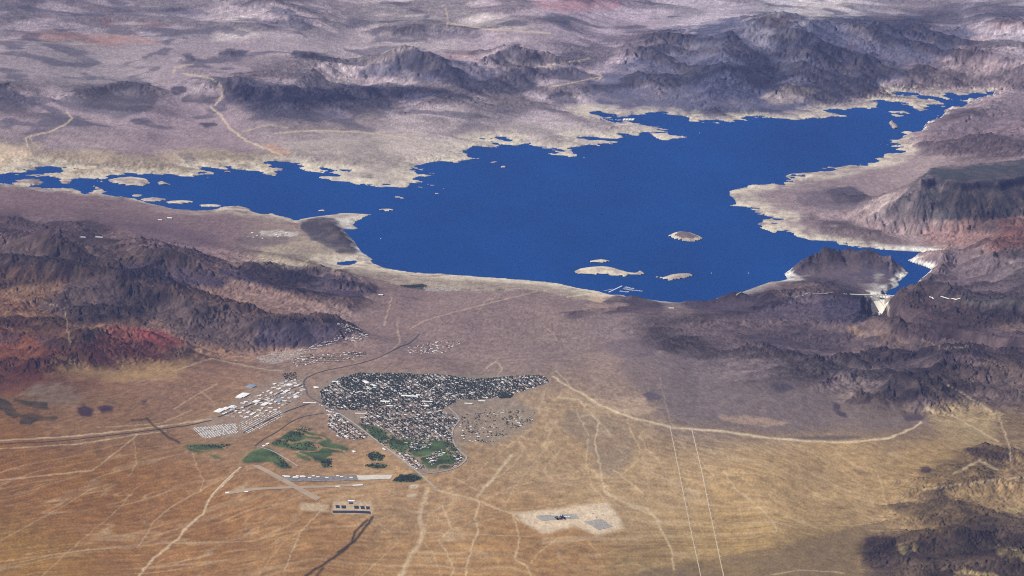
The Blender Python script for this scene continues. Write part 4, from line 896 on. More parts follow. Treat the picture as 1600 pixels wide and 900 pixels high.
pad("runway", [(352,773),(352,768.5),(568,755.5),(568,759)], mat("runway", (.37, .275, .185), .9, .1, .1, .01), 2.5, 24, "long east west runway of the airfield")
pad("runway", [(392,727),(404,727),(502,778),(494,783)], MATS["runway"], 3.2, 24, "diagonal runway crossing the airfield")
pad("airport_apron", [(437,745),(441,752.5),(560,751),(556,742.5)], mat("apron_asphalt", (.20, .185, .17), .9, .1, .4, .03), 3, 14, "dark parking apron of the airfield")
pad("airport_apron", [(557,743),(560,750),(610,748.5),(614,742)], mat("apron_concrete", (.56, .51, .43), .9, .1, .15, .03), 3, 10, "white concrete end of the airfield apron")
for q in ([(352,771),(352,769.5),(358,769),(358,770.7)], [(382,769.2),(382,767.8),(388,767.4),(388,769)], [(524,761.3),(524,759.8),(531,759.4),(531,760.9)], [(551,759.6),(551,758.2),(567,757.2),(567,758.6)]):
    pad("runway_marking", q, M_WHITE, 4.2, 2)

# ------------------------------------------------------------------ large buildings
_bm = {}
def building(u, v, lx, ly, h, label, rot=0.0, roof=M_WHITE, wall=M_PALE, cat="building", name="warehouse", group=None, doors=2, vents=2, xyz=None):
    x, y, z = xyz if xyz else hit1(u, v)
    o = thing(name, label, cat, (x, y, z - 1.5), rot, group)
    part("wall", MB().box(0, 0, 0, lx, ly, h + 1.5, top=False).mesh("wall", wall), o)
    r = part("roof", MB().hip(0, 0, h + 1.5, lx + 1.6, ly + 1.6, max(1.5, ly * .06), ridge=.94).mesh("roof", roof), o)
    for k in range(vents): part("roof_vent", _v(), r, ((k + .5) / vents * lx - lx / 2, ly * .12, h + 1.2 + ly * .03))
    for k in range(doors): part("door", _dr(), o, ((k + .5) / doors * lx - lx / 2, -ly / 2 - .15, 1.5))
    return o
def _v():
    if "v" not in _bm: _bm["v"] = MB().box(0, 0, 0, 4, 3, 2.6).mesh("roof_vent", M_STEEL)
    return _bm["v"]
def _dr():
    if "d" not in _bm: _bm["d"] = MB().box(0, 0, 0, 6, .3, 4.2).mesh("door", M_PANEL)
    return _bm["d"]
_x, _y, _z = hit([345, 400], [655, 625]); A_IND = math.atan2(_y[1] - _y[0], _x[1] - _x[0])     # streets of the industrial quarter
_x, _y, _z = hit([555, 655], [663, 740]); A_AVE = math.atan2(_y[1] - _y[0], _x[1] - _x[0])     # the long avenue
BIG = [(380,618,180,95,9,"large white flat-roofed warehouse alone above the industrial quarter",A_IND,M_WHITE),(374,621,95,70,8,"white annex warehouse against the large white one",A_IND,M_WHITE),
 (392,604,130,90,7,"blue grey roofed shed at the top of the industrial quarter",A_IND,M_BLUE),(343,642,170,80,7,"bright white storage shed at the desert end of the industrial quarter",A_IND,M_WHITE),(352,639,130,60,7,"long white storage shed behind the bright end shed",A_IND,M_WHITE),
 (362,636,110,50,7,"white storage shed midway along the industrial row",A_IND,M_WHITE),(400,628,120,60,8,"white factory hall with pale yard in the industrial row",A_IND,M_WHITE),(414,632,150,55,8,"longest white factory hall of the industrial row",A_IND,M_WHITE),
 (436,626,110,70,8,"blue grey roofed hall among white factory halls",A_IND,M_BLUE),(452,602,90,60,9,"white store below the highway bend",A_IND,M_WHITE),(447,612,100,40,8,"long white store beside the highway bend",A_IND,M_WHITE),(462,620,70,36,7,"small white store at the highway junction",A_IND,M_WHITE),
 (494,606,70,50,8,"white store across the highway from the industrial quarter",A_AVE,M_WHITE),(510,611,60,45,8,"pale store next to the town trees",A_AVE,M_WHITE),(484,630,150,36,7,"long white motel roof at the highway fork",.1,M_WHITE),
 (572,598,130,60,10,"large white hospital wing among dark trees",A_AVE,M_WHITE),(584,603,110,50,9,"low white hospital wing among dark trees",A_AVE,M_WHITE),(578,608,90,40,8,"small white clinic below the hospital",A_AVE,M_WHITE),(525,597,90,45,8,"white hall at the top corner of town",.05,M_WHITE),
 (640,619.5,190,60,9,"longest white school building in mid town",.03,M_WHITE),(656,618,80,45,8,"white school gymnasium in mid town",.03,M_WHITE),(667,628,130,40,8,"long white school wing beside green playing field",.03,M_WHITE),(664,635,90,36,8,"short white school wing below the playing field",.03,M_WHITE),
 (602,628,110,60,9,"white community hall next to a dark park",.05,M_WHITE),(611,635,100,45,8,"oval-fronted white hall below the park",.05,M_WHITE),(564,647,130,50,8,"cream supermarket by the long avenue",.05,M_PALE),(573,654,150,36,8,"cream shopping arcade by the long avenue",.05,M_PALE),
 (732,631,90,36,7,"white church hall on the town's southern edge",0.02,M_WHITE),(753,627,80,36,7,"white school block at the eastern town edge",0.02,M_WHITE),(758,622,60,36,7,"small white school block at the eastern town edge",0.02,M_WHITE),(600,702,80,20,6,"white clubhouse among the park lawns",A_AVE,M_WHITE),
 (418,694,60,30,7,"white golf clubhouse at the road bend",A_IND,M_WHITE),(412,697,45,30,6,"small white golf pavilion at the road bend",A_IND,M_WHITE),(553,706,60,30,6,"pale maintenance shed by the park lawns",A_AVE,M_WHITE),
 (265,341,70,60,8,"white pump house on the brown western shore plain",0,M_WHITE),(250,344,60,40,7,"smaller white shed on the brown western shore plain",0,M_WHITE),(130,371,90,40,7,"lone pale shed beneath the western mountains",0,M_WHITE),(155,371,100,40,7,"lone white shed beneath the western mountains",0,M_WHITE),
 (595,461,60,40,7,"single white shed at the foot of the dark ridge",0,M_WHITE),(1049,482,70,40,8,"white visitor building below the lakeside hills",0,M_WHITE),(648,719,10,10,4,"tiny shed beside the avenue",0,M_WHITE),
 (870,806,110,24,8,"long white control building of the substation",.1,M_WHITE),(886,808,60,24,8,"short white control building of the substation",.1,M_WHITE),(549,783,70,40,6,"white pump building behind the treatment ponds",.05,M_WHITE),(645,760,40,20,5,"small white well house on bare ground",.0,M_WHITE)]
for u, v, lx, ly, h, lab, rot, rf in BIG:
    if lx > 12: building(u, v, lx, ly, h, lab, rot, rf, doors=3 if lx > 80 else 1, vents=3 if lx > 80 else 1, name="clubhouse" if "club" in lab else ("school" if "school" in lab else "warehouse"))
# hangars along the apron
hx = [444, 449, 462, 465, 473, 484, 490, 497, 511, 528, 534, 549]
for k, u in enumerate(hx):
    x, y, z = hit1(u, 744.6 + (k % 3) * 1.3); lx, ly, h = (62, 42, 12) if k in (1, 2, 4) else (36, 26, 8)
    o = thing("hangar", "large white barrel-roofed hangar on the airfield apron" if lx > 40 else "small pale barrel-roofed hangar on the airfield apron", "hangar", (x, y, z + 2), A_IND * 0 + .03, "big hangars on the apron" if lx > 40 else "small hangars on the apron")
    part("wall", MB().box(0, 0, 0, lx, ly, h * .6, top=False).mesh("wall", M_PALE), o)
    mb = MB(); n = 8; P = []
    for yy in (-ly / 2 - .5, ly / 2 + .5):
        for i in range(n + 1):
            a = math.pi * i / n; P.append((-math.cos(a) * (lx / 2 + .5), yy, h * .6 + math.sin(a) * h * .45))
    mb.add(P, [(i, i + 1, n + 2 + i, n + 1 + i) for i in range(n)] + [tuple(range(n, -1, -1)), tuple(range(n + 1, 2 * n + 2))]); part("roof", mb.mesh("roof", M_WHITE), o)
    part("door", MB().box(0, -ly / 2 - .3, 0, lx * .8, .5, h * .55).mesh("door", M_PANEL), o)

# ------------------------------------------------------------------ houses, shops, trailers and trees by quarter
def quarter(poly):
    x, y, z = hit([p[0] for p in poly], [p[1] for p in poly]); return np.stack([x, y], 1)
STREETS = []
def spots(xy, ang, du, dv, jit, keep=1.0, pair=True):
    c, s_ = math.cos(ang), math.sin(ang); R = np.array([[c, s_], [-s_, c]]); q = xy @ R.T; (a0, b0), (a1, b1) = q.min(0), q.max(0)
    A, B = np.meshgrid(np.arange(a0, a1, du), np.arange(b0, b1, dv)); 
    if pair: B = B + np.where((np.arange(B.shape[0]) % 2)[:, None] == 0, dv * .16, -dv * .16)
    A = A + rng.normal(0, jit, A.shape); B = B + rng.normal(0, jit, B.shape); P = np.stack([A.ravel(), B.ravel()], 1)
    STREETS.extend([(R, a0, a1, b0 + (2 * k + 1.5) * dv, xy) for k in range(int((b1 - b0) / dv / 2))] if pair else [])
    P = P[rng.random(len(P)) < keep] @ R; ok = inside(P[:, 0], P[:, 1], xy); return P[ok]
def scatter(xy, per_ha, clump=0.0, seed=0):
    (x0, y0), (x1, y1) = xy.min(0), xy.max(0); n = int((x1 - x0) * (y1 - y0) / 1e4 * per_ha); P = np.stack([rng.uniform(x0, x1, n), rng.uniform(y0, y1, n)], 1); P = P[inside(P[:, 0], P[:, 1], xy)]
    if clump: P = P[fbm(P[:, 0], P[:, 1], 170, 2, 900 + seed) + rng.normal(0, .25, len(P)) > clump]
    return P
RN = ['white roofed ', 'grey roofed ', 'tan roofed ', 'terracotta roofed ', 'dark roofed ', 'cream roofed ']
ROOFS = [M_WHITE, M_GREY, M_TAN, M_BRICK, M_DARK, M_PALE]
DIST = [  # polygon, street angle, spacing along and across, share built, roof weights, trees per hectare, clump, label for houses
 ([(530,592),(560,583),(660,585),(850,587),(858,598),(800,618),(720,624),(690,640),(640,629),(560,641),(505,634),(500,612)], A_AVE, 20, 35, .88, (.22,.36,.18,.06,.08,.10), 26, -.35, "small house under dense trees in the old town grid"),
 ([(575,641),(640,630),(690,641),(718,655),(706,672),(708,690),(625,686),(590,666),(560,660)], A_AVE, 20, 33, .90, (.10,.30,.28,.12,.12,.08), 19, -.2, "low house in the dense rows between avenue and ring road"),
 ([(632,692),(676,690),(672,701),(640,703)], .1, 24, 40, .9, (.30,.2,.2,.15,.05,.1), 5, 0, "low house on the island of rows inside the park lawns"),
 ([(666,716),(688,700),(696,706),(674,729)], 1.0, 24, 38, .9, (.30,.2,.2,.15,.05,.1), 4, 0, "low house on the curved strip inside the park lawns"),
 ([(612,704),(640,712),(660,724),(668,734),(650,733)], A_AVE, 24, 38, .9, (.30,.2,.2,.15,.05,.1), 5, 0, "low house between the long avenue and the park lawns"),
 ([(708,702),(726,714),(718,726),(702,733),(712,722)], .9, 24, 38, .9, (.30,.2,.2,.15,.05,.1), 4, 0, "low house on the inside of the ring road bend"),
 ([(515,640),(525,646),(577,682),(560,688),(530,684),(512,668)], A_AVE, 22, 34, .92, (.30,.22,.20,.12,.08,.08), 5, 0, "low house in the wedge across the avenue from the park"),
 ([(722,648),(760,640),(836,642),(832,660),(800,672),(775,694),(725,690),(718,672)], .2, 31, 62, .46, (.16,.30,.28,.1,.06,.1), 6, .1, "scattered ranch house on the sandy eastern edge of town"),
 ([(525,505),(545,508),(577,526),(560,534),(522,537),(492,547),(465,553),(470,546),(512,533),(540,522)], .3, 26, 46, .8, (.4,.2,.25,.05,.02,.08), 2, .1, "pale house wrapped round the foot of the dark ridge"),
 ([(455,560),(560,549),(578,554),(540,566),(460,573)], .1, 26, 46, .75, (.2,.12,.25,.3,.02,.1), 2, .1, "terracotta roofed house above the highway"),
 ([(626,546),(660,537),(700,531),(722,535),(692,552),(640,554)], .2, 30, 60, .6, (.25,.1,.3,.22,.02,.1), 1.5, .1, "scattered tan house on the rise beyond the highway"),
]
houses = []; trees = []
for k, (pl, ang, du, dv, keep, wts, tph, clump, lab) in enumerate(DIST):
    xy = quarter(pl); P = spots(xy, ang, du, dv, 5.5 if du < 30 else 14, keep * .9, du < 30)
    w = np.array(wts) / sum(wts); rf = rng.choice(6, len(P), p=w)
    big = rng.random(len(P)) < .10
    for (x, y), r_, bg_ in zip(P, rf, big):
        s_ = rng.uniform(.85, 1.25); houses.append((x, y, ang + (math.pi / 2 if rng.random() < .4 else 0), 17 * s_ * (1.7 if bg_ else 1), 12.5 * s_ * (1.5 if bg_ else 1), 3.4 + (2.5 if bg_ else 0), 0 if bg_ and rng.random() < .6 else int(r_), lab, k))
    for x, y in scatter(xy, tph, clump, k): trees.append((x, y, rng.uniform(8, 15), k))
for R, a0, a1, b_, xy in STREETS:
    aa = np.arange(a0, a1, 18.0); Q = np.stack([aa, np.full(len(aa), b_)], 1) @ R; ins = inside(Q[:, 0], Q[:, 1], xy); k = 0
    while k < len(aa):
        if not ins[k]: k += 1; continue
        e = k
        while e + 1 < len(aa) and ins[e + 1]: e += 1
        if e - k >= 5:
            q = Q[k:e + 1:2]; zz = zat(q[:, 0], q[:, 1]) + 2.2; nrm_ = np.array([0., 1.]) @ R * 5.5; n = len(q)
            me = bpy.data.meshes.new("street"); me.from_pydata([(x + nrm_[0] * s, y + nrm_[1] * s, z) for s in (-1, 1) for (x, y), z in zip(q, zz)], [], [(i, i + 1, n + i + 1, n + i) for i in range(n - 1)]); me.materials.append(M_ASPH); obj("street", me, kind="structure")
        k = e + 1
GROVES = [([(775,618),(790,612),(803,617),(798,622),(782,623)], 60), ([(560,590),(600,584),(640,588),(630,600),(590,594),(565,600)], 32), ([(527,598),(550,590),(572,600),(560,612),(540,608)], 30), ([(505,633),(560,625),(600,633),(590,642),(520,640)], 18), ([(625,752),(640,741),(660,747),(645,753)], 55), ([(613,752),(625,742),(640,743),(625,753)], 45),
 ([(572,711),(585,706),(602,712),(597,720),(580,720)], 35), ([(568,728),(585,724),(612,728),(590,733)], 25), ([(560,661),(600,672),(625,690),(655,705),(640,712),(600,698),(572,676)], 16), ([(690,684),(712,696),(722,718),(700,722),(695,700)], 16), ([(620,688),(690,684),(690,690),(640,694)], 14), ([(424,694),(450,676),(472,666),(487,672),(470,684),(445,696)], 14), ([(440,697),(480,690),(500,700),(470,704)], 12), ([(500,722),(518,714),(518,730),(506,731)], 22),
 ([(286,698),(335,694),(362,695),(345,700)], 9), ([(430,710),(458,731),(440,732)], 18), ([(625,446),(660,444),(668,447),(640,450)], 30), ([(866,808),(880,806),(884,812),(870,813)], 40), ([(440,585),(462,582),(466,594),(448,596)], 18), ([(540,553),(570,550),(572,554),(545,556)], 14), ([(600,610),(625,612),(620,622),(598,620)], 26), ([(690,596),(780,594),(800,606),(700,612)], 12)]
for k, (pl, ph) in enumerate(GROVES):
    for x, y in scatter(quarter(pl), ph * (.5 if k in (8, 9, 10, 11, 12) else 1)): trees.append((x, y, rng.uniform(8, 13), 50 + k))
TREE_LAB = {54: "dark green tree in the triangular grove beside the runway", 55: "dark green tree at the western point of the triangular grove", 56: "dark tree in the small plot beside the avenue", 57: "dark tree in the oval plot above the apron", 58: "dark tree on the lawn along the straight avenue", 59: "dark tree on the lawn inside the ring road", 63: "dark tree clump at the foot of the golf fairways", 65: "dark tree along the lower green field", 67: "dark tree sheltering the substation control building"}
def near_first(L): return sorted(range(len(L)), key=lambda i: L[i][1])
# houses: the nearest 300 stand alone, the rest are one mass
hz = zat(np.array([h[0] for h in houses]), np.array([h[1] for h in houses])); order = near_first(houses); solo = set(order[:300]); bulk = MB()
WM = MB().box(0, 0, 0, 1, 1, 1, top=False).mesh("wall", M_PALE); RM = [MB().hip(0, 0, 0, 1, 1, 1).mesh("roof", m_) for m_ in ROOFS]; CH = MB().box(0, 0, 0, 1.2, 1.2, 2.4).mesh("chimney", M_BRICK)
for i, (x, y, a, lx, ly, h, r_, lab, k) in enumerate(houses):
    z = float(hz[i]) - .8
    if i in solo:
        o = thing("house", RN[r_] + lab.replace("low house", "house").replace("small house", "house").replace("pale house", "house"), "house", (x, y, z), a, RN[r_] + "houses, " + ("old town grid", "dense rows", "park island", "curved park strip", "avenue side", "ring road bend", "avenue wedge", "eastern edge", "ridge foot", "above the highway", "far rise")[k])
        part("wall", WM, o, scale=(lx, ly, h + .8)); part("roof", RM[r_], o, (0, 0, h + .8), scale=(lx + 1.4, ly + 1.4, 2.2))
    else:
        bulk.box(x, y, z, lx, ly, h + .8, 5, a, top=False); bulk.hip(x, y, z + h + .8, lx + 1.4, ly + 1.4, 2.2, r_, a)
o = obj("houses", bulk.mesh("houses", *ROOFS), kind="stuff", label="dense mass of small pale and grey roofed houses across the town")
print("houses", len(houses), "trees", len(trees))
# trees
def ico():
    t = (1 + 5 ** .5) / 2; V = np.array([(-1, t, 0), (1, t, 0), (-1, -t, 0), (1, -t, 0), (0, -1, t), (0, 1, t), (0, -1, -t), (0, 1, -t), (t, 0, -1), (t, 0, 1), (-t, 0, -1), (-t, 0, 1)], float); V /= np.linalg.norm(V[0])
    Fq = [(0,11,5),(0,5,1),(0,1,7),(0,7,10),(0,10,11),(1,5,9),(5,11,4),(11,10,2),(10,7,6),(7,1,8),(3,9,4),(3,4,2),(3,2,6),(3,6,8),(3,8,9),(4,9,5),(2,4,11),(6,2,10),(8,6,7),(9,8,1)]; return V, Fq
IV, IF = ico()
def crown_mesh(seed, m_):
    r = np.random.default_rng(seed); mb = MB()
    for k in range(9):
        c = r.normal(0, .22, 3); c[2] = abs(c[2]) * 1.2 + .55; s_ = r.uniform(.16, .30); mb.add(IV * s_ * (1 + r.uniform(-.3, .3, (12, 1))) + c, IF)
    for k in range(60):
        d = r.normal(0, 1, 3); d /= np.linalg.norm(d); c = d * r.uniform(.38, .54) * np.array([1, 1, .85]) + np.array([0, 0, .7]); a, b_ = r.normal(0, .07, 3), r.normal(0, .07, 3); mb.add([c, c + a, c + b_], [(0, 1, 2)])
    return mb.mesh("crown", m_)
CROWNS = [crown_mesh(k, M_LEAF if k % 2 else M_LEAF2) for k in range(4)]
_t = MB().tube(0, 0, 0, .55, .05, .025, 6)
for k in range(4):
    a = k * 1.6 + .4; _t.bar((0, 0, .35), (.22 * math.cos(a), .22 * math.sin(a), .62), .03)
TRUNK = _t.mesh("trunk", M_BARK)
tz = zat(np.array([t[0] for t in trees]), np.array([t[1] for t in trees]))
cand = [i for i in near_first(trees) if trees[i][3] in TREE_LAB][:300]; solo = set(cand); bulk = MB()
for i, (x, y, s_, k) in enumerate(trees):
    z = float(tz[i]) - .3
    if i in solo:
        o = thing("tree", TREE_LAB[k], "tree", (x, y, z), rng.uniform(0, 6), "trees: " + TREE_LAB[k].split(" tree ", 1)[1]); part("trunk", TRUNK, o, scale=(s_, s_, s_)); part("crown", CROWNS[i % 4], o, scale=(s_ * 1.15, s_ * 1.15, s_))
    else:
        V = IV * np.array([.62, .62, .5]) * s_ * (1 + rng.uniform(-.28, .28, (12, 1))) + np.array([x, y, z + s_ * .55]); bulk.add(V, IF, i % 2)
obj("trees", bulk.mesh("trees", M_LEAF, M_LEAF2), kind="stuff", label="dark green street and garden trees across the town")

# shops and workshops: individually standing flat roofed blocks
BL = {}
def block(x, y, lx, ly, h, rot, r_, label, group, cat="building", name="workshop"):
    z = float(zat(x, y)) - 1; pre = ("big " if lx > 1.6 * ly else "") + ("white roofed ", "grey roofed ", "tan roofed ", "blue roofed ", "dark roofed ")[r_]; label = pre.replace("big", "long") + label.replace("pale roofed ", "").replace("white roofed ", "").replace("bright roofed ", "").replace("white block", "block"); o = thing(name, label, cat, (x, y, z), rot, pre + group); part("wall", WM, o, scale=(lx, ly, h + 1)); part("roof", RMF[r_], o, (0, 0, h + 1), scale=(lx + .8, ly + .8, 1.2)); return o
RMF = [MB().hip(0, 0, 0, 1, 1, 1, ridge=.97).mesh("roof", m_) for m_ in (M_WHITE, M_GREY, M_TAN, M_BLUE, M_DARK)]
for pl, ang, du, dv, keep, lab, grp, sz in (
    ([(340,646),(400,616),(440,594),(470,590),(478,612),(462,624),(440,641),(385,656)], A_IND, 58, 70, .68, "pale roofed workshop in the industrial quarter", "workshops of the industrial quarter", (24, 58)),
    ([(495,626),(512,634),(547,661),(537,664),(512,648)], A_AVE, 42, 62, .8, "white roofed shop lining the avenue", "shops along the avenue", (20, 42)),
    ([(372,368),(395,362),(430,363),(470,366),(440,370),(400,375)], .1, 70, 150, .6, "white block of the lakeside water works", "water works blocks", (22, 60)),
    ([(520,598),(560,588),(600,596),(600,612),(545,618),(515,612)], A_AVE, 70, 110, .5, "bright roofed office under the old town trees", "offices among the old town trees", (24, 50)),
    ([(600,610),(700,600),(780,606),(720,622),(640,628),(600,626)], A_AVE, 95, 150, .45, "bright roofed hall among the mid town houses", "halls among the mid town houses", (24, 46)),
    ([(900,792),(940,790),(960,812),(930,822),(905,812)], .1, 90, 150, .4, "small grey switch house in the substation yard", "switch houses of the substation", (14, 26)),
    ([(522,786),(580,786),(580,792),(522,792)], .05, 110, 160, .5, "small pale shed beside the treatment ponds", "sheds beside the treatment ponds", (14, 24)),
    ([(1140,652),(1160,652),(1158,658),(1142,657)], .05, 60, 90, .8, "tiny white shed on the bare fan", "sheds on the bare fan", (10, 18))):
    for x, y in spots(quarter(pl), ang, du, dv, 6, keep, False):
        block(x, y, rng.uniform(*sz), rng.uniform(sz[0] * .7, sz[1] * .6), rng.uniform(5, 8), ang + rng.choice([0, math.pi / 2]), int(rng.choice(5, p=[.62, .16, .1, .08, .04])), lab, grp)
# trailers: long white roofs in rows
TRL = []
for pl, ang, du, dv, keep, lab, grp, sz in (
    ([(300,669),(368,661),(374,676),(320,686)], A_IND, 33, 27, .97, "white trailer in the tight rows at the desert edge", "trailers at the desert edge", (27, 11)),
    ([(372,660),(432,642),(445,643),(438,655),(388,678),(376,672)], A_IND, 28, 34, .8, "pale trailer in the rows between desert and golf course", "trailers above the golf course", (22, 10)),
    ([(398,559),(440,549),(472,546),(476,552),(432,569),(410,567)], .2, 22, 40, .85, "small grey trailer in the park under the dark ridge", "trailers under the dark ridge", (17, 7)),
    ([(660,449.5),(715,449),(720,454.5),(668,455.5)], .05, 26, 55, .85, "white trailer in the lakeside park beside dark trees", "lakeside trailers", (22, 10))):
    for x, y in spots(quarter(pl), ang, du, dv, 1.5, keep, False): TRL.append((x, y, ang, sz, lab, grp))
TM = MB().box(0, 0, .12, 1, 1, .73, top=False).mesh("body", M_PALE); TR = [MB().hip(0, 0, 0, 1, 1, 1, ridge=.98).mesh("roof", m_) for m_ in (M_WHITE, M_PALE, M_GREY)]
order = near_first(TRL); bulk = MB(); print("trailers", len(TRL))
for n_, i in enumerate(order):
    x, y, a, (lx, ly), lab, grp = TRL[i]; z = float(zat(x, y)); r_ = int(rng.choice(3, p=[.78, .14, .08]))
    if n_ < 300:
        tn = ("white ", "cream ", "grey ")[r_]; o = thing("trailer", tn + lab.split(" ", 1)[1], "trailer", (x, y, z), a, tn + grp); part("body", TM, o, scale=(lx, ly, 3.6)); part("roof", TR[r_], o, (0, 0, 3.05), scale=(lx + .5, ly + .5, .8))
    else: bulk.box(x, y, z, lx, ly, 3.1, 1, a, top=False); bulk.hip(x, y, z + 3.1, lx + .5, ly + .5, .8, r_, a, .98)
if bulk.v: obj("trailers", bulk.mesh("trailers", M_WHITE, M_PALE, M_GREY), kind="stuff", label="rows of small trailers far from the runway")

# ------------------------------------------------------------------ dam, power house, intake towers and canyon bridge
def L3(a, d, z): p = DAM_C + ACR * a + DOWN * d; return (float(p[0]), float(p[1]), z)
BASE_Z, CREST_Z = -205.0, 36.0
dam = thing("dam", "tall white concrete arch dam plugging the canyon", "dam", L3(0, 0, BASE_Z)); R_DAM = math.atan2(ACR[1], ACR[0])
def loc(a, d, z): return (a, -d, z - BASE_Z)        # dam frame: x east bank, -y downstream
dam.rotation_euler = (0, 0, R_DAM)
NA, NZ = 24, 14; P = []
for side in (0, 1):
    for j in range(NZ + 1):
        t = j / NZ; hw = 165 * (1 - t) ** .9 + 42 + 6 * t; z = CREST_Z + (BASE_Z - CREST_Z) * t
        for i in range(NA + 1):
            q = i / NA * 2 - 1; bow = (78 - 40 * t) * (1 - q * q); th = (13 + 150 * t ** 1.55) * side; P.append(loc(q * hw, 18 - bow + th, z))
n1 = (NA + 1) * (NZ + 1); ix_ = lambda s_, j, i: s_ * n1 + j * (NA + 1) + i
f = []
for j in range(NZ):
    for i in range(NA): f.append((ix_(1, j, i), ix_(1, j + 1, i), ix_(1, j + 1, i + 1), ix_(1, j, i + 1))); f.append((ix_(0, j, i), ix_(0, j, i + 1), ix_(0, j + 1, i + 1), ix_(0, j + 1, i)))
for i in range(NA): f.append((ix_(0, 0, i), ix_(1, 0, i), ix_(1, 0, i + 1), ix_(0, 0, i + 1)))
part("dam_wall", MB().add(P, f).mesh("dam_wall", M_DAM), dam)
def arc(a): q = a / 207.0; return 18 - 78 * (1 - q * q)
mb = MB(); mr = MB()
for k in range(-20, 20):
    for off in (.6, 12.4): mb.bar(loc(k * 10.2, arc(k * 10.2) + off, CREST_Z + 1.0), loc((k + 1) * 10.2, arc((k + 1) * 10.2) + off, CREST_Z + 1.0), 1.6)
    p0, p1 = loc(k * 10.2, arc(k * 10.2) + 2, CREST_Z + .4), loc((k + 1) * 10.2, arc((k + 1) * 10.2) + 2, CREST_Z + .4); p2, p3 = loc((k + 1) * 10.2, arc((k + 1) * 10.2) + 11, CREST_Z + .4), loc(k * 10.2, arc(k * 10.2) + 11, CREST_Z + .4); mr.add([p0, p1, p2, p3], [(0, 3, 2, 1)])
part("parapet", mb.mesh("parapet", M_DAM), dam); part("crest_road", mr.mesh("crest_road", M_ASPH), dam)
for a in (-60, 60): part("crest_tower", MB().box(0, 0, -10, 12, 9, 24).hip(0, 0, 14, 13, 10, 3).mesh("crest_tower", M_DAM), dam, loc(a, arc(a) + 14, CREST_Z))
ph = thing("power_house", "pale U-shaped power house at the foot of the dam", "power house", L3(0, 0, BASE_Z)); ph.rotation_euler = (0, 0, R_DAM)
part("wing", MB().box(-44, -270, 0, 24, 190, 34).mesh("wing", M_DAM), ph); part("wing", MB().box(44, -270, 0, 24, 190, 34).mesh("wing", M_DAM), ph); part("hall", MB().box(0, -182, 0, 110, 26, 36).mesh("hall", M_DAM), ph)
part("roof", MB().box(0, -182, 36, 100, 18, 2.5).box(-44, -270, 34.2, 16, 180, 2.5).box(44, -270, 34.2, 16, 180, 2.5).mesh("roof", M_WHITE), ph)
for k, (a, d) in enumerate(((-105, -62), (-60, -92), (60, -92), (105, -62))):
    x, y, z = L3(a, d, -30); o = thing("intake_tower", "slim pale intake tower standing in the water behind the dam", "tower", (x, y, z), 0, "intake towers behind the dam")
    part("shaft", MB().tube(0, 0, 0, 66, 9, 7.5, 12).mesh("shaft", M_DAM), o); part("cap", MB().tube(0, 0, 66, 74, 9, 3, 12).mesh("cap", M_WHITE), o)
    part("footbridge", MB().bar((0, 0, 64), (-DOWN[0] * -40, DOWN[1] * 40, 66), 3.5).mesh("footbridge", M_DAM), o)
riv = [DAM_C + DOWN * 150] + canyon[1:4]; P = []
for k, q in enumerate(riv):
    t = (riv[min(k + 1, len(riv) - 1)] - riv[max(k - 1, 0)]); t = t / np.linalg.norm(t); nn = np.array([-t[1], t[0]]); P += [tuple(q + nn * 75) + (-199.0,), tuple(q - nn * 75) + (-199.0,)]
me = bpy.data.meshes.new("river"); me.from_pydata([tuple(map(float, q)) for q in P], [], [(2 * k, 2 * k + 1, 2 * k + 3, 2 * k + 2) for k in range(len(riv) - 1)]); me.materials.append(wm_); obj("river", me, kind="structure", label="dark river in the canyon below the dam")
# bridge
ZD = 104.0
bl = pt(1321, 459.3, ZD); br = pt(1397, 461.8, ZD); bd = br - bl; BL_ = float(np.linalg.norm(bd)); ba = math.atan2(bd[1], bd[0])
bridge = thing("arch_bridge", "slender white arch bridge spanning the canyon in front of the dam", "bridge", (float(bl[0]), float(bl[1]), 0), ba)
part("deck", MB().box(BL_ / 2, 0, ZD - 6, BL_ + 30, 27, 6, bottom=True).mesh("deck", M_DAM), bridge)
def arch_z(s_): return -45 + (ZD - 12 + 45) * (1 - (2 * s_ - 1) ** 2)
for yy in (-9, 9):
    mb = MB()
    for k in range(28): 
        s0, s1 = .2 + .6 * k / 28, .2 + .6 * (k + 1) / 28; q0, q1 = (s0 - .2) / .6, (s1 - .2) / .6; mb.bar((s0 * BL_, yy, arch_z(q0)), (s1 * BL_, yy, arch_z(q1)), 5)
    part("arch_rib", mb.mesh("arch_rib", M_DAM), bridge)
    for k in range(15):
        s_ = .04 + .92 * k / 14; x_, y_ = bl + bd * s_; zb_ = arch_z((s_ - .2) / .6) if .2 < s_ < .8 else float(zat(x_, y_)) - 3
        if ZD - 6 - zb_ > 4: part("column", MB().box(s_ * BL_, yy, zb_, 3, 2.4, ZD - 6 - zb_).mesh("column", M_DAM), bridge)
for yy in (-13, 13): part("railing", MB().box(BL_ / 2, yy, ZD, BL_ + 30, .5, 1.3).mesh("railing", M_DAM), bridge)

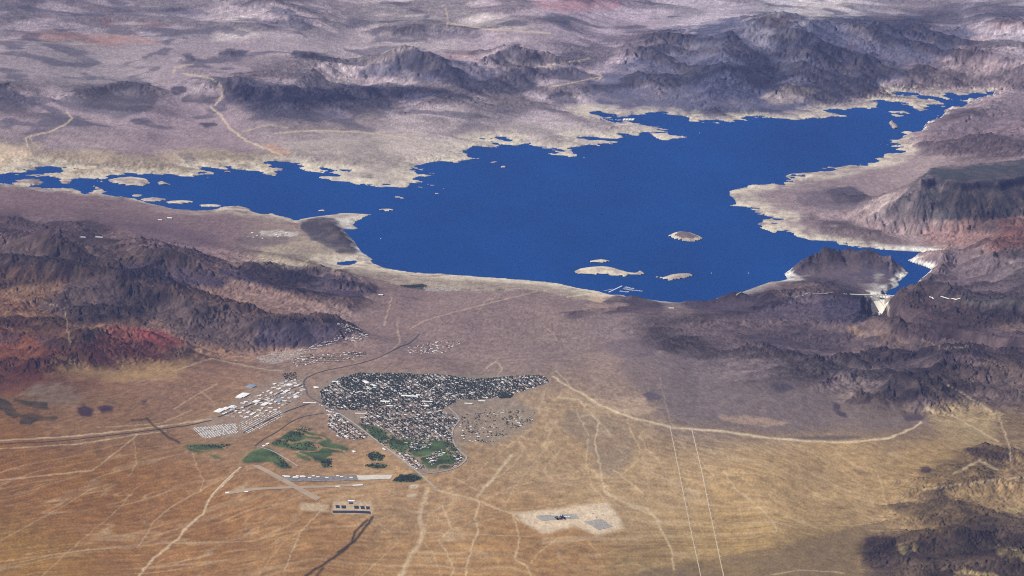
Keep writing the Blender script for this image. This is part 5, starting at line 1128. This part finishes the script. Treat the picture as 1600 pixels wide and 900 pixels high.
# ------------------------------------------------------------------ marinas
def at0(u, v, z=0.0): x, y = unproj(u, v, z); return float(x), float(y)
def boat_mesh():
    h = MB(); h.add([(-.5, -.16, 0), (.3, -.16, 0), (.5, 0, .04), (.3, .16, 0), (-.5, .16, 0), (-.5, -.2, .16), (.3, -.2, .18), (.56, 0, .22), (.3, .2, .18), (-.5, .2, .16)], [(0, 1, 6, 5), (1, 2, 7, 6), (2, 3, 8, 7), (3, 4, 9, 8), (4, 0, 5, 9), (5, 6, 7, 8, 9)])
    return h.mesh("hull", M_HULL), MB().box(-.08, 0, .16, .5, .28, .13).mesh("cabin", M_HULL), MB().box(.1, 0, .205, .16, .285, .05).mesh("windscreen", M_GLASS)
HULL, CABIN, WIND = boat_mesh()
def boat(x, y, rot, L, label, group):
    o = thing("houseboat" if L > 18 else "motorboat", label, "boat", (x, y, -.25), rot, group); part("hull", HULL, o, scale=(L, L, L)); c = part("cabin", CABIN, o, scale=(L, L, L)); part("windscreen", WIND, o, scale=(L, L, L)); return o
def dock(u0, v0, u1, v1, w, name, label, nf=0, fl=26, boats=None, roof=False, grp=None):
    a, b_ = np.array(at0(u0, v0)), np.array(at0(u1, v1)); L = float(np.linalg.norm(b_ - a)); r = math.atan2(*(b_ - a)[::-1]); o = thing(name, label, "dock" if "dock" in name else "breakwater", (*a, 0), r, grp)
    part("walkway", MB().box(L / 2, 0, -.5, L, w, 1.6).mesh("walkway", M_DOCK if nf else M_WHITE), o)
    for k in range(nf):
        for s_ in (-1, 1):
            part("finger", MB().box((k + .5) * L / nf, s_ * (w / 2 + fl / 2), -.4, 2.2, fl, 1.1).mesh("finger", M_DOCK), o)
            if boats and rng.random() < .85:
                lx, ly = (k + .5) * L / nf + 5, s_ * (w / 2 + fl * .5); boat(a[0] + lx * math.cos(r) - ly * math.sin(r), a[1] + lx * math.sin(r) + ly * math.cos(r), r + s_ * math.pi / 2, rng.uniform(11, 22), boats, "boats: " + boats)
    if roof:
        rr_ = part("roof", MB().hip(L / 2, 0, 6.5, L + 4, 2 * fl + w, 2.5, ridge=.97).mesh("roof", M_WHITE), o)
        for k in range(6): part("post", MB().box((k + .5) * L / 6, w * .3, 0, .8, .8, 6.5).mesh("post", M_STEEL), o)
    return o
dock(951, 456.6, 972, 446.6, 16, "floating_breakwater", "long white floating breakwater sheltering the marina below the hills")
dock(976, 448.5, 991, 451.5, 14, "dock", "outer dock of the marina beside the breakwater", 8, 30, "white boat moored at the outer marina dock")
dock(974, 451, 990, 454, 14, "dock", "middle dock of the marina beside the breakwater", 8, 30, "white boat moored at the middle marina dock")
dock(968, 455, 982, 456.4, 14, "dock", "inner dock of the marina close to the beach", 8, 26, "white boat moored at the inner marina dock")
dock(990, 453.5, 1004, 455, 12, "dock", "far dock of the marina under the dark hill", 6, 24, "white boat moored at the far marina dock")
dock(944, 454.5, 958, 451.5, 8, "floating_breakwater", "short white boom joining the beach to the breakwater")
for k, u in enumerate((974, 978.5, 983, 987.5)):
    dock(u, 188.6, u + 2.4, 185.8, 8, "covered_dock", "white covered dock in the row of the northern bay marina", 5, 16, None, True, "covered docks of the northern bay")
for k in range(22):
    u = rng.uniform(936, 972); x, y = at0(u, 186.5 + (u - 936) * .035 + rng.normal(0, .5)); boat(x, y, rng.uniform(-.4, .4) + 1.2, rng.uniform(18, 28), "white houseboat moored beside the covered docks of the northern bay", "houseboats in the northern bay")
for u, v in ((595, 373), (838, 214), (1093, 208), (1112, 427), (1170, 427)): boat(*at0(u, v), 1.0, 24, "white boat under way alone on the open lake", "boats out on the lake")

# ------------------------------------------------------------------ substation, ponds and pylons
pad("gravel_yard", [(836,806),(846,814),(905,810),(900,803)], M_GRAVEL, 2, 8, "grey gravel switchyard of the substation"); pad("gravel_yard", [(912,815),(935,828),(958,823),(940,811)], M_GRAVEL, 2, 8, "second gravel switchyard of the substation")
def gantry_mesh():
    p = MB(); 
    for x in (-11, 11): p.bar((x - 1.5, 0, 0), (x, 0, 17), .9).bar((x + 1.5, 0, 0), (x, 0, 17), .9)
    return p.mesh("post", M_STEEL), MB().box(0, 0, 16, 24, 1.4, 1.6, bottom=True).mesh("beam", M_STEEL), MB().tube(-6, 0, 12.5, 16, .4, .4, 6).tube(0, 0, 12.5, 16, .4, .4, 6).tube(6, 0, 12.5, 16, .4, .4, 6).mesh("insulator", M_WHITE)
GP, GB_, GI = gantry_mesh()
for pl, lab, grp in (([(838,806.5),(846,813),(900,809.5),(897,804)], "steel gantry in the long switchyard", "gantries of the long switchyard"), ([(914,815),(935,827),(955,823),(940,812)], "steel gantry in the tilted switchyard", "gantries of the tilted switchyard")):
    for x, y in spots(quarter(pl), .1, 52, 62, 2, .9, False):
        o = thing("gantry", lab, "gantry", (x, y, float(zat(x, y)) + 1.5), .1, grp); part("post", GP, o); part("beam", GB_, o); part("insulator", GI, o)
for u, v in ((860, 812), (875, 812.5), (890, 811), (925, 818), (937, 822)):
    x, y, z = hit1(u, v); o = thing("transformer", "squat grey transformer in the substation gravel", "transformer", (x, y, z + 1.5), .1, "transformers of the substation")
    part("tank", MB().box(0, 0, 0, 9, 5, 5).mesh("tank", M_GREY), o); part("radiator", MB().box(0, 3.6, .5, 8, 1.6, 4).mesh("radiator", M_STEEL), o)
    for k in (-2.5, 0, 2.5): part("bushing", MB().tube(k, 0, 5, 8, .35, .2, 6).mesh("bushing", M_WHITE), o)
for q in ([(524,789.5),(525,794),(531,794),(530,789.5)], [(533,790),(534,794.5),(541,794.5),(540,790)], [(545,785),(545.5,787.5),(552,787.5),(551.5,785)], [(553,790.5),(554,795),(561,795),(560,790.5)], [(563,791),(564,795.5),(570,795.5),(569,791)], [(571.5,791.5),(572.5,796),(578,796),(577,791.5)], [(519.5,798),(520,801.5),(579.5,803),(578.5,799.3)]):
    pad("treatment_pond", q, M_POND, 2.6, 4, "dark square treatment pond on the graded pad")
def pylon_meshes():
    b_ = MB(); H_ = 46
    for sx in (-1, 1):
        for sy in (-1, 1): b_.bar((sx * 5, sy * 5, 0), (sx * .9, sy * .9, H_), .7)
    for z0, z1 in ((0, 12), (12, 24), (24, 36)):
        r0, r1 = 5 - 4.1 * z0 / H_, 5 - 4.1 * z1 / H_
        for s_ in (-1, 1): b_.bar((-r0, s_ * r0, z0), (r1, s_ * r1, z1), .4).bar((r0, s_ * r0, z0), (-r1, s_ * r1, z1), .4).bar((s_ * r0, -r0, z0), (s_ * r1, r1, z1), .4)
    a_ = MB().bar((-11, 0, 0), (11, 0, 0), .9).bar((-11, 0, 0), (0, 0, 3), .5).bar((11, 0, 0), (0, 0, 3), .5)
    return b_.mesh("lattice_body", M_STEEL), a_.mesh("crossarm", M_STEEL)
PB, PA = pylon_meshes()
PB_PAD = MB().tube(0, 0, -2, 2.4, 17, 15, 10).mesh("footing", M_DIRT)
for pl, lab, grp, n in (([(1047,668),(1060,732),(1074,800),(1088,868)], "steel lattice pylon along the western power line track", "pylons of the western track", 17), ([(1081,672),(1096,735),(1112,810),(1124,870)], "steel lattice pylon along the eastern power line track", "pylons of the eastern track", 17)):
    x, y, z = hit([p[0] for p in pl], [p[1] for p in pl])
    for k in range(n):
        t = k / (n - 1) * (len(pl) - 1); px, py = np.interp(t, range(len(pl)), x) + 12, np.interp(t, range(len(pl)), y); o = thing("pylon", lab, "pylon", (float(px), float(py), float(zat(px, py)) - .5), .2, grp)
        part("footing", PB_PAD, o); part("lattice_body", PB, o); part("crossarm", PA, o, (0, 0, 36)); part("crossarm", PA, o, (0, 0, 42))
# ------------------------------------------------------------------ the air
bx = 330000.0
vsx = [(-bx, -60000, -320), (bx, -60000, -320), (bx, bx, -320), (-bx, bx, -320), (-bx, -60000, 11060), (bx, -60000, 11060), (bx, bx, 11060), (-bx, bx, 11060)]
me = bpy.data.meshes.new("haze"); me.from_pydata(vsx, [], [(0, 3, 2, 1), (4, 5, 6, 7), (0, 1, 5, 4), (1, 2, 6, 5), (2, 3, 7, 6), (3, 0, 4, 7)])
hm = bpy.data.materials.new("haze_air"); hm.use_nodes = True; nt = hm.node_tree
for n in list(nt.nodes):
    if n.type == 'BSDF_PRINCIPLED': nt.nodes.remove(n)
pv = nt.nodes.new("ShaderNodeVolumePrincipled"); pv.inputs["Color"].default_value = (.36, .46, 1.0, 1); pv.inputs["Density"].default_value = 3.6e-6; pv.inputs["Anisotropy"].default_value = .1
nt.links.new(pv.outputs[0], nt.nodes["Material Output"].inputs["Volume"])
me.materials.append(hm); obj("haze", me, kind="stuff")
